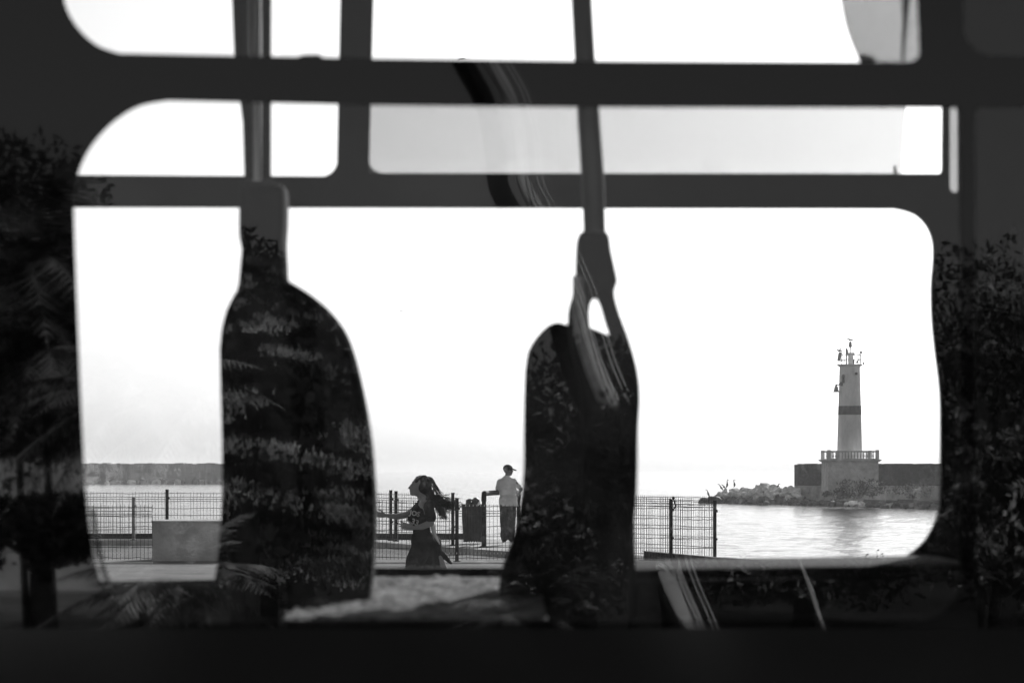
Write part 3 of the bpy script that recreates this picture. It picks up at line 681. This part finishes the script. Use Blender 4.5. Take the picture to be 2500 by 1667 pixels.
for i in range(40):
    off = rd.uniform(-4, 9); strand([G(1018+off, 1167+rd.uniform(-3,2), rd.uniform(-.04,.04)), G(1030+off, 1163+rd.uniform(-3,4), 0), G(1048+off, 1172+rd.uniform(-5,4), 0), G(1061+off*.8, 1190+rd.uniform(-5,5), -.02), G(1068+off+rd.uniform(0,8), 1212+rd.uniform(-8,6), -.03)], .0045)
for i in range(12):
    strand([G(1062, 1228+rd.uniform(-4,8), -.06), G(1072, 1246+rd.uniform(-4,6), -.08), G(1082+rd.uniform(-3,3), 1262+rd.uniform(-4,4), -.08), G(1092+rd.uniform(-6,4), 1260+rd.uniform(-8,6), -.07)], .0055)
st.build('hair_strands', M['hair'], wo)
# loose shirt-tail strands behind, rim light put into their pale colour
tl = MB()
for i in range(5):
    y = rd.uniform(-.08, .02); tl.tube(catmull([G(1049+i, 1262, y), G(1052+i*1.5, 1276, y), G(1056+i*2, 1296+i*2, y), G(1066+i*2, 1316+i*3, y)], 4), [.012]*8+[.009]*4+[.004], 5)
tl.build('rim_lit_tie', M['shirt'], wo)

# --- standing man with cap, 54 m away
MY = 52.6
def H(px, py, dy=0.0): return P(px, py, MY) + Vector((0, dy, 0))
mo = empty('person', (H(1240,0).x, MY, 0), 'man in grey T-shirt and black peaked cap standing at the handrail looking out to sea', 'person')
b = MB(); hq2 = head(b, H(1241,1148), math.pi+.55, 0, 1.05)
b.capsule(H(1239,1157), .05, H(1237,1168), .050); b.capsule(H(1237,1176), .06, H(1238,1200), .07); b.capsule(H(1238,1200), .07, H(1240,1226), .08)
for sg in (-1, 1): b.capsule(H(1237+sg*9,1228), .085, H(1238+sg*9,1274,.01), .060); b.capsule(H(1238+sg*9,1274,.01), .058, H(1238+sg*9,1314,.02), .040); b.capsule(H(1238+sg*9,1318,.02), .036, H(1239+sg*10,1320,-.0), .036)
b.capsule(H(1255,1175,.02), .05, H(1272,1194,.10), .042); b.capsule(H(1272,1194,.10), .040, H(1268,1204,-.22+.35), .030); hand(b, H(1268,1204,.13), (-.4,.6,-.2), (0,0,1), 1.0, .5)
b.capsule(H(1220,1176,.02), .05, H(1216,1196,.12), .042); b.capsule(H(1216,1196,.12), .040, H(1226,1204,.28), .030); hand(b, H(1226,1204,.28), (.5,.6,-.2), (0,0,1), 1.0, .5)
b.remesh('body', M['skin2'], .009, mo, 3)
t = MB(); t.capsule(H(1238,1166), .06, H(1226,1175), .075); t.capsule(H(1238,1166), .06, H(1250,1175), .075); t.capsule(H(1228,1183), .13, H(1247,1183), .13); t.capsule(H(1230,1198), .13, H(1247,1198), .13); t.capsule(H(1232,1218), .125, H(1249,1218), .125); t.capsule(H(1233,1227), .13, H(1249,1227), .13)
t.capsule(H(1221,1175,.02), .068, H(1216.5,1192,.09), .062); t.capsule(H(1254,1174,.02), .068, H(1266,1186,.08), .060)
t.remesh('t_shirt', M['shirt'], .011, mo, 4, .022, 7)
t = MB(); t.capsule(H(1234,1230), .12, H(1245,1230), .12)
for sg in (-1, 1): t.capsule(H(1240+sg*8,1236), .115, H(1240+sg*8.5,1276,.01), .090); t.capsule(H(1240+sg*8.5,1276,.01), .090, H(1240+sg*8.5,1314,.02), .075)
t.remesh('trousers', M['jeans'], .011, mo, 4, .02, 7)
for sg in (-1, 1): MB().ball(H(1240+sg*9,1319,.06)+Vector((0,0,.01)), (.05,.13,.045), 12, 8).build('shoe', M['dark'], mo, True)
cp = MB().ball(hq2(.012,0,.040), (.108,.092,.088), 18, 12); rt = Matrix.Rotation(math.pi+.55,3,'Z')
cp.ball(hq2(-.125,0,.020), (.085,.070,.012), 16, 8, rt @ Matrix.Rotation(-.32,3,'Y')); cp.remesh('cap', M['cap'], .008, mo, 2)

# ================================================================== MINIBUS (seen through, side on)
NY, FY = 3.0, 4.7
bus = empty('minibus', (0, 3.85, GZ), 'dark minibus parked broadside close by, the sea showing through both rows of its windows', 'minibus')
def V2(l): return [Vector(p) for p in l]
bx = 6200    # half length in near-side pixels
N1 = catmull(V2([(410,246),(340,259),(276,298),(226,352),(197,405),(183,462),(180,520),(186,700),(194,900),(202,1080),(212,1230),(232,1370),(264,1450),(320,1503),(400,1524)]), 4) + corner((400,1524),(2346,1514),(2346,264),80) + corner((2346,1514),(2346,264),(1400,262),14)
N1 = N1 + V2([(1400,262),(900,257)])
N0 = catmull(V2([(146,-200),(149,-60),(156,0),(172,42),(202,82),(242,114),(292,131)]), 4) + V2([(740,139)]) + V2([(900,143),(1400,149)]) + corner((1400,149),(2246,152),(2232,-200),22) + V2([(2232,-200)])
N0 = V2([(146,-460)]) + N0 + V2([(2225,-460)])
N2 = rounded([(2380,262,14),(2380,1506,36),(4400,1506,80),(4400,262,40)])
N3 = rounded([(2352,-460),(2352,136,60),(4400,136,60),(4400,-460)])
N4 = rounded([(-2200,262,80),(-2200,1512,80),(-330,1512,80),(-330,262,80)])
N5 = rounded([(-2200,-460),(-2200,130,60),(-330,130,60),(-330,-460)])
topz, botz = -1480, 1533
np_ = prism('side_panel', V2([(-bx,topz),(bx,topz),(bx,botz),(-bx,botz)]), [N1,N0,N2,N3,N4,N5], NY, NY+.0025, M['blackout'], bus)
np_.data.materials.append(M['rubber'])
for p in np_.data.polygons: p.material_index = 1 if abs(p.normal.y) < .5 else 0
for i, ol in enumerate((N1,N0,N2,N3,N4,N5)):
    prism('window_pane', shrink(ol), [], NY+.0003, NY+.0022, M['pane'], bus)
zb = P(0,botz,NY).z; xw = P(bx,0,NY).x
MB().box((-xw, NY+.001, .28), (xw, NY+.006, zb)).build('lower_body', M['lower'], bus)
# faint rubber seal round the lower edge of the big near window
MB().tube([P(x,y,NY) + Vector((0,.012,0)) for x,y in [(2338,1380)]+[tuple(v) for v in corner((2338,1380),(2338,1507),(2200,1510),70)]+[(1800,1513),(1200,1518),(700,1520),(400,1516)]+[tuple(v) for v in catmull(V2([(326,1496),(272,1444),(242,1368),(222,1240)]), 4)]], .003, 6).build('window_seal', M['rubber'], bus, True)
# latch on band
prism('window_latch', rounded([(720,142),(738,134,6),(778,133,6),(792,142)]), [], NY+.001, NY+.02, M['inner'], bus)
# far side
def fx(v): return v
FL = catmull(V2([(2190,507),(2235,520),(2265,548),(2280,585),(2282,630),(2277,700),(2279,780),(2287,860),(2296,930),(2300,1000),(2300,1180),(2294,1250),(2272,1305),(2235,1345),(2180,1375),(2120,1400)]), 4) + V2([(1540,1388),(1300,1386),(900,1386),(620,1400),(520,1415),(240,1420),(20,1420),(20,502),(1200,505)])
FUL = [Vector(v) for v in rounded([(20,-420),(20,427),(822,431,32),(840,-420)])]
FUR = [Vector(v) for v in rounded([(920,-420),(899,423,30),(2304,424,12),(2312,-420)])]
FS = rounded([(2318,-420),(2319,470,10),(2345,470,10),(2343,-420)])
def scale_in(ol): return ol
s_ = NY/FY
prism('side_panel', V2([(-bx*s_,-480),(bx*s_,-480),(bx*s_,1640),(-bx*s_,1640)]), [FL,FUL,FUR,FS], FY, FY+.03, M['inner'], bus)
for ol in (FL,FUL): prism('window_pane', shrink(ol), [], FY+.010, FY+.014, M['farpane'], bus)
prism('window_pane', shrink(FUR), [], FY+.010, FY+.014, M['farpane'], bus)
prism('tinted_pane', V2([(903,200),(2216,200),(2202,423),(900,423)]), [], FY-.012, FY-.007, M['tint'], bus)
prism('tinted_pane', shrink(FS), [], FY+.01, FY+.014, M['film'], bus)
MB().tube([P(2184,405,FY-.02), P(2186,426,FY-.02)], .003, 6).build('pane_clip', M['inner'], bus)
MB().box((-xw, FY, .28), (xw, FY+.03, P(0,1640,FY).z-.001)).build('lower_body', M['lower'], bus)
# roof, floor, ends
zt = P(0,topz,NY).z
MB().box((-xw, NY+.031, 2.90), (xw, FY-.001, 2.94)).build('roof', M['inner'], bus)
MB().box((-xw, NY+.031, .30), (xw, FY-.001, .36)).build('floor', M['inner'], bus)
for sg in (-1, 1): MB().box((sg*xw-.03, NY+.031, .361), (sg*xw+.03, FY-.001, 2.899)).build('end_panel', M['lower'], bus)
for x in (-2.2, 2.1):
    for y in (NY+.13, FY-.12):
        wl = empty('wheel', (x, y-3.85, .36), None); wl.parent = bus; wl.location = (x, y-3.85, .36)
        MB().tube([(0,-.09,0),(0,.09,0)], .36, 28).build('tyre', M['rubber'], None).parent = wl
        MB().tube([(0,-.097,0),(0,-.092,0)], .2, 20).build('rim', M['chrome'], None).parent = wl
# curtain film at upper right
cur = MB(); pts = catmull(V2([(2044,-300),(2048,-60),(2054,0),(2068,62),(2086,112),(2104,150),(2130,185)]), 4); nn = 14; vs_ = []; 
for j, p in enumerate(pts):
    for i in range(nn+1):
        x = p.x + (2262-p.x)*i/nn; q = P(x, p.y, NY+.14); vs_.append(q + Vector((0, .010*math.sin(i*1.3+j*.12), 0)))
cur.add(vs_, [(j*(nn+1)+i, j*(nn+1)+i+1, (j+1)*(nn+1)+i+1, (j+1)*(nn+1)+i) for j in range(len(pts)-1) for i in range(nn)])
co = cur.build('curtain', M['film'], bus, True); sm = co.modifiers.new('t', 'SOLIDIFY'); sm.thickness = .0015
MB().tube([P(2204,-200,NY+.1), P(2210,40,NY+.1), P(2204,150,NY+.1)], [.005,.0035,.002], 6).tube([P(2232,-200,NY+.1), P(2210,60,NY+.1)], [.004,.003], 6).ball(P(2108,142,NY+.1), (.008,.004,.005), 8, 6).ball(P(2120,147,NY+.1), (.010,.004,.005), 8, 6).build('curtain_cord', M['inner'], bus)
# grab poles
def pole(pts, rpx, Y, m='chrome', name='grab_pole'):
    return MB().tube([P(x,y,Y) for x,y in pts], [r*K*Y for r in rpx], 20).build(name, M[m], bus, True)
pole([(586,-360),(587,0),(590,130),(604,300),(608,440)], [20,20,18,11,11], 4.35, 'inner')
pole([(650,-360),(650,0),(650,130),(650,300),(650,440)], [12.5,12.5,12,12,12], 4.1, 'inner')
pole([(622,-360),(622,0),(623,140),(625,300),(626,440)], [17,17,16,14,14], 4.5, 'bright')  # added pole, its bright metal gives the pale strip between the dark poles
pole([(1413,-360),(1420,0),(1428,148),(1438,300),(1447,430),(1452,580)], [25,25,25.5,27.5,28,27], 4.0, 'chrome')
# seats, seen from the side: profile extruded across the seat's width
def seat(profile, Y0, Y1, holes=(), bevel=.03, label=None):
    o = prism('seat', profile, holes, Y0, Y1, M['seat'], bus, bevel, 4)
    if label: o['label'] = label
    for p in o.data.polygons: p.use_smooth = True
    return o
SA = catmull(V2([(532,850),(534,950),(537,1050),(538,1150),(536,1250),(531,1320),(522,1400),(504,1500),(480,1640),(500,1760)]), 4)
SA += V2([(960,1760)]) + catmull(V2([(930,1640),(902,1500),(908,1400),(914,1300),(913,1200),(906,1100),(895,1020),(877,930),(858,855),(836,802),(800,754),(760,720),(718,693),(700,684)]), 4)
SA += catmull(V2([(693,672),(692,640),(690,590),(693,540),(693,470),(684,447),(640,440)]), 3) + catmull(V2([(596,440),(582,452),(580,505),(580,570),(586,605),(583,640),(577,698),(566,720),(549,755),(537,800)]), 3)
seat(SA, 3.80, 3.90, (), .022, 'left seat with a tall neck')
B1 = catmull(V2([(1281,960),(1280,1050),(1280,1130),(1275,1200),(1262,1280),(1240,1350),(1224,1400),(1212,1500),(1210,1700)]), 4) + V2([(1560,1700),(1545,1000),(1520,860)]) + catmull(V2([(1500,822),(1478,812),(1445,799),(1410,792),(1385,790),(1362,785),(1340,792),(1318,812),(1300,836),(1288,862),(1283,900)]), 4)
seat(B1, 3.95, 4.12, (), .02, 'lower rounded seat')
B2 = catmull(V2([(1408,640),(1409,605),(1412,575),(1422,563)]), 3) + catmull(V2([(1478,563),(1488,574),(1493,610),(1503,655),(1508,685),(1501,714),(1512,760),(1534,820),(1552,880),(1561,930),(1563,980),(1559,1050),(1556,1200),(1547,1300),(1540,1400),(1538,1700)]), 4)
B2 += V2([(1400,1700),(1424,1100)]) + catmull(V2([(1420,950),(1402,870),(1391,800),(1389,760),(1395,728),(1405,705),(1408,680)]), 4)
HB = catmull(V2([(1450,724),(1461,722),(1471,742),(1482,780),(1492,810),(1500,850),(1470,850),(1446,830),(1441,790),(1440,752)]), 3, True)
o = prism('seat', B2, [HB], 3.72, 3.82, M['seat'], bus, .012, 3); o['label'] = 'taller seat back with a slot in its neck'
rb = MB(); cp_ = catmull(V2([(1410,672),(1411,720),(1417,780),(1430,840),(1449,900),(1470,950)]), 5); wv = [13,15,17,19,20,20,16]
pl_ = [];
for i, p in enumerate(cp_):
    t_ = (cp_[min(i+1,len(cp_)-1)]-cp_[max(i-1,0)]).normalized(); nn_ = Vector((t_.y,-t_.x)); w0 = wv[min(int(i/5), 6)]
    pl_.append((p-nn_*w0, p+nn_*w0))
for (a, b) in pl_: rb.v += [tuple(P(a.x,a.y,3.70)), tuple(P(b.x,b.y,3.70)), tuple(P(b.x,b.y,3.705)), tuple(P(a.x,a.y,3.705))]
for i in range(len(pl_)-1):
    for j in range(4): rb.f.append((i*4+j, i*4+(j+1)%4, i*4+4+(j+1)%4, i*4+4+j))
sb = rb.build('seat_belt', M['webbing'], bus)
bk_ = MB().tube([P(1474+17*math.cos(a*math.pi/12), 958+22*math.sin(a*math.pi/12), 3.70) for a in range(25)], .0028, 8, cap=False).tube([P(1500,975,3.70), P(1504,990,3.70), P(1502,1000,3.70)], [.002,.004,.001], 8); bk_.build('buckle', M['webbing'], None); bo = bpy.data.objects['buckle']; bo.parent = sb; bo.matrix_parent_inverse = Matrix.Translation(-Vector(bus.location))  # small pale tube beside the ring stands for a glint
# low cushions / benches along the far side
prism('seat_base', rounded([(120,1700),(120,1440,30),(340,1428,60),(560,1436,30),(560,1700)]), [], 3.4, 3.6, M['seat'], bus, .02, 3)
prism('seat_base', rounded([(1460,1700),(1460,1392,20),(2400,1376,20),(2400,1700)]), [], 4.15, 4.6, M['seat'], bus, .02, 3)

zs_ = P(0,1386,FY).z
MB().box((P(850,0,FY).x, 3.22, zs_-.05), (P(1330,0,3.6).x, FY-.002, zs_-.03)).build('added_shelf', M['inner'], bus)  # added shelf, carries the sheet with the painted reflections
cl_ = MB(); nx, ny = 90, 70; xa_, xb_ = P(850,0,FY).x, P(1330,0,3.6).x
for j in range(ny+1):
    for i in range(nx+1):
        x = xa_+(xb_-xa_)*i/nx; y = 3.24+(FY-.03-3.24)*j/ny; v = Vector((x*16, y*9, 0))
        h = .006*noise.noise(v)+.005*noise.noise(v*2.3)+.005*noise.noise(v*5)
        cl_.v.append((x, y, zs_-.016+h*(1 if 0<j<ny else 0)))
for j in range(ny):
    for i in range(nx): cl_.f.append((j*(nx+1)+i, j*(nx+1)+i+1, (j+1)*(nx+1)+i+1, (j+1)*(nx+1)+i))
co = cl_.build('reflection_sheet', M['mottled'], bus, True); sm = co.modifiers.new('t', 'SOLIDIFY'); sm.thickness = .006  # mottled sheet standing for reflections along the lower window edge
# ================================================================== BEHIND THE CAMERA, seen mirrored in the minibus windows
def Q(px, py, V_): p = P(px, py, V_); return Vector((p.x, 2*NY - V_, p.z))     # place a thing whose mirror image stands V_ metres off
def palm(px, py, V_, L, n, label, seed, hang=.9):
    rd = random.Random(seed); c = Q(px, py, V_); o = empty('palm_tree', (c.x, c.y, GZ), label, 'palm tree', 'palm trees in the park')
    MB().tube([Vector((c.x+.1,c.y,GZ)), Vector((c.x+.03,c.y,(GZ+c.z)/2)), c], [.03,.025,.04], 8).build('trunk', M['trunk'], o, True)
    mb = MB()
    for i in range(n):
        az = rd.uniform(0, 2*math.pi); el = rd.uniform(-.5, 1.25); l = L*rd.uniform(.75, 1.1)
        d = Vector((math.cos(az)*math.cos(el), math.sin(az)*math.cos(el), math.sin(el))); pts = []
        for j in range(13):
            t = j/12; pts.append(c + d*l*t + Vector((0,0,-hang*l*.5*t*t)))
        mb.tube(pts, [.018*(1-j/13) for j in range(13)], 4, cap=False)
        for j in range(1, 13):
            for q in (0, .5):
                a = pts[j-1].lerp(pts[j], q); t = (pts[j]-pts[j-1]).normalized(); side = t.cross(Vector((0,0,1)))
                if side.length < .05: side = Vector((1,0,0))
                side.normalize(); ll = l*.24*math.sin(math.pi*min(1, (j+q)/13*.9+.12))
                for sg in (-1, 1):
                    e_ = a + (side*sg*.8 + t*.6 + Vector((0,0,-.35+rd.uniform(-.15,.15)))).normalized()*ll; w2 = t*.016
                    mb.add([a-w2, a+w2, e_+w2*.2], [(0,1,2)])
    mb.build('crown', M['frond'], o); return o
palm(40, 640, 17, 1.7, 46, 'tall feathery palm mirrored at the left edge', 1)
palm(330, 960, 16, 1.1, 40, 'drooping palm mirrored left of the big window', 2)
palm(110, 800, 17, 1.0, 50, 'dense arching palm mirrored low at the left edge', 21)
palm(450, 1420, 15, .9, 40, 'ground level palm mirrored below the concrete block', 24)
palm(1300, 1500, 15, .8, 36, 'ground level palm mirrored under the right seat', 25)
def tree(px, py, V_, rx, rz, label, seed, n=6500, size=.04, m='leaf'):
    c = Q(px, py, V_); o = empty('leafy_tree', (c.x, c.y, GZ), label, 'tree', 'leafy trees in the park')
    tk = MB().tube([Vector((c.x,c.y,GZ)), Vector((c.x+.05,c.y,(GZ+c.z)/2)), c], [.13,.10,.05], 8)
    rd = random.Random(seed)
    for i in range(7):
        e_ = c + Vector((rd.uniform(-.8,.8)*rx, rd.uniform(-.5,.5)*rx, rd.uniform(-.3,.8)*rz)); tk.tube([Vector((c.x,c.y,c.z-rz*.7)), (c+e_)/2-Vector((0,0,.1)), e_], [.05,.03,.01], 6)
    tk.build('trunk', M['trunk'], o, True)
    leaves(n, c, (rx, rx*.7, rz), size, seed, .3).build('crown', M[m], o); return o
tree(1330, 1260, 17, .9, .75, 'rounded leafy shrub tree mirrored behind the right seat', 11)
tree(1560, 1150, 19, 1.0, 1.0, 'leafy tree mirrored right of the right seat', 12)
tree(2440, 1010, 19, 1.0, 1.35, 'dense tall tree mirrored at the right edge', 13, 11000)
tree(2560, 1250, 15, .7, .7, 'low leafy tree mirrored at the lower right corner', 14)
tree(1950, 1380, 21, 1.6, .35, 'low hedge-like tree mirrored under the lighthouse', 15, 7000)
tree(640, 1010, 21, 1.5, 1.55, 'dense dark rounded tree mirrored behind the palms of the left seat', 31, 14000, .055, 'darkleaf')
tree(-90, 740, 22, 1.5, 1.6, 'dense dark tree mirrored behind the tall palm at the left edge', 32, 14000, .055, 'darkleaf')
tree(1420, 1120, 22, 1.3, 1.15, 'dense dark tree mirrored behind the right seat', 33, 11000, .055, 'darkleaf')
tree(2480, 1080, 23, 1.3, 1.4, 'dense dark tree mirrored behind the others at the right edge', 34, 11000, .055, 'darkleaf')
def cedar(px, py0, py1, V_, rmax, label, seed, n=120):
    rd = random.Random(seed); top = Q(px, py0, V_); bot = Q(px, py1, V_); o = empty('cedar_tree', (top.x, top.y, GZ), label, 'conifer', 'layered conifers in the park')
    MB().tube([Vector((top.x,top.y,GZ)), Vector((top.x,top.y,bot.z)), top], [.12,.10,.02], 8).build('trunk', M['trunk'], o, True)
    core = leaves(3600, (top+bot)/2, (rmax*.62, rmax*.5, (top.z-bot.z)*.52), .08, seed, .1); core.build('inner_crown', M['darkleaf'], o)  # dark core leaves put the crown's inner shade into colour
    mb = MB()
    for i in range(n):
        f = (i+rd.random())/n; z = top.z + (bot.z-top.z)*f; L = rmax*(.35+.65*math.sin(min(1, f*1.25)*math.pi*.5))*rd.uniform(.75, 1.1); az = rd.uniform(0, 2*math.pi)
        d = Vector((math.cos(az), math.sin(az), 0)); side = Vector((-d.y, d.x, 0))
        for j in range(85):
            t = rd.uniform(.35, 1); sp = rd.gauss(0, .16)*L*t; q = Vector((top.x, top.y, z)) + d*L*t + side*sp + Vector((0,0,-.16*L*t*t + rd.uniform(-.015,.015)))
            h = rd.uniform(.02,.055); lean = Vector((rd.uniform(-.02,.02), rd.uniform(-.03,.03), h)); w2 = side*rd.uniform(.008,.018)
            mb.add([q-w2, q+w2, q+lean], [(0,1,2)])
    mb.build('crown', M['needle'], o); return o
cedar(600, 640, 1400, 17, 1.15, 'layered conifer with sunlit tips mirrored in the left seat', 41, 125)
cedar(735, 850, 1400, 19, .85, 'second layered conifer mirrored at the right side of the left seat', 42, 90)
cedar(470, 900, 1400, 20, 1.0, 'layered conifer mirrored left of the left seat', 43, 70)
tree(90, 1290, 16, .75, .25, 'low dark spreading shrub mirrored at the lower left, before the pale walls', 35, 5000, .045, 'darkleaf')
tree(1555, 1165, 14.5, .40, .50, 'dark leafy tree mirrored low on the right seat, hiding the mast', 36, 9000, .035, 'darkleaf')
# far tree belt
tb = MB()
for i in range(26):
    x = -30 + i*2.4; c = Vector((x+random.uniform(-1,1), -56+random.uniform(-3,3), 1.2+random.uniform(0,1.0))); q = leaves(500, c, (2.2,1.5,1.5), .22, 100+i, .4); tb.add(q.v, q.f)
tag(tb.build('tree_belt', M['leaf']), 'distant belt of trees closing off the park', 'woodland', kind='stuff')
# curved pale mast and cables
ma = empty('curved_mast', Q(1700,1700,16)*1.0, 'pale curved leaning mast with stay cables, mirrored diagonally across the middle of the window', 'mast')
LB = [(1130,20),(1195,150),(1242,236),(1268,330),(1278,440),(1308,505),(1362,610),(1410,720),(1436,820),(1462,900),(1500,985),(1560,1100),(1610,1250),(1650,1400),(1700,1520),(1740,1640)]
MB().tube(catmull([Q(x,y,16) for x,y in LB], 4), 17*K*16, 12).build('tube', M['mast'], ma, True)
MB().tube(catmull([Q(x-62,y+8,16.4) for x,y in LB], 4), 26*K*16, 12).build('sleeve', M['dark'], ma, True)
for off in (34, 46): MB().tube(catmull([Q(x+off,y-4,15.8) for x,y in LB], 4), 2.5*K*16, 6).build('stay_cable', M['mast'], ma, True)
for k, (x0_, x1_, w_, lb) in enumerate(((1608,1668,20,'broad pale leaning plank mirrored below the right seat'), (1955,2000,6,'thin pale leaning stake mirrored under the breakwater'))):
    tag(MB().tube([Q(x0_,1375,15.2), Q((x0_+x1_)/2,1430,15.2), Q(x1_,1500,15.2), Q(x1_*1.5-x0_*.5,1560,15.2)], [w_*K*7, w_*K*15, w_*K*12, w_*K*3], 10, sq=(1,.3)).build('leaning_plank', M['mast']), lb, 'plank')
gl = empty('globe_lamp', Q(2396,1640,15), 'small white globe lamp on a short post mirrored at lower right', 'lamp')
MB().ball(Q(2396,1416,15), (18*K*15,.04,12*K*15), 14, 10, Matrix.Rotation(.5,3,'Y')).build('globe', M['white'], gl, True)
MB().tube([Q(2396,1426,15), Q(2396,1640,15)], .02, 8).build('post', M['dark'], gl, True)

# pale sunlit terrace, and a wall added for the bright mirrored patches
a0 = Q(-700,0,52); a1 = Q(760,0,52)
MB().box((a0.x, -46, GZ+.012), (a1.x, -17.5, GZ+.016)).build('terrace', M['stucco']); tag(bpy.data.objects['terrace'], kind='structure')
gw = empty('garden_wall', (0, -46.2, GZ), 'long pale sunlit wall added for the light mirrored patch low at the left edge', 'wall')
MB().box((a0.x, -46.4, GZ), (a1.x, -46.1, 1.80)).build('wall_face', M['stucco'], gw)
MB().box((a0.x, -46.45, 1.801), (a1.x, -46.05, 1.88)).build('coping', M['concrete'], gw)
MB().box((Q(2370,0,40).x, -34, GZ+.012), (Q(2900,0,40).x, -17.5, GZ+.016)).build('terrace', M['stucco']); tag(bpy.data.objects['terrace.001'], kind='structure')
# sea haze
hz = MB().box((-5100, -150, -5), (5100, 9100, 16)).mesh('haze'); ho = bpy.data.objects.new('haze', hz); COL.objects.link(ho)
hm_ = bpy.data.materials.new('haze'); hm_.use_nodes = True; n = hm_.node_tree.nodes; n.clear()
pv = n.new('ShaderNodeVolumePrincipled'); oo = n.new('ShaderNodeOutputMaterial'); hm_.node_tree.links.new(pv.outputs[0], oo.inputs['Volume'])
pv.inputs['Color'].default_value = (.9,.9,.9,1); pv.inputs['Density'].default_value = HAZE; pv.inputs['Anisotropy'].default_value = .3
hz.materials.append(hm_); tag(ho, kind='stuff'); tag(ho, 'thin pale haze over the sea', 'haze')
S.cycles.volume_bounces = 0

pw = empty('garden_wall', (0, -29, GZ), 'low pale sunlit parapet added for the light mirrored patch at the lower left corner', 'wall')  # parapet added to face the sun and mirror as a bright patch
MB().box((Q(-400,0,35).x, -29.2, GZ), (Q(250,0,35).x, -28.9, .66)).build('wall_face', M['stucco'], pw)
MB().box((Q(-400,0,35).x, -29.25, .661), (Q(250,0,35).x, -28.85, .72)).build('coping', M['concrete'], pw)
for k, (px, ww) in enumerate(((-80, 1.3), (130, 1.2), (650, 1.4))):
    c = Q(px, 1290, 40); hd = empty('hedge', (c.x, c.y, GZ), ['low dark hedge mirrored at the far left edge, above the pale parapet', 'low dark hedge mirrored beside the frame, above the pale parapet', 'low dark hedge mirrored at the foot of the left seat'][k], 'hedge', 'hedges in the park')
    leaves(1600, c, (ww*.9, .5, .42), .07, 60+k, .2).build('foliage', M['darkleaf'], hd)
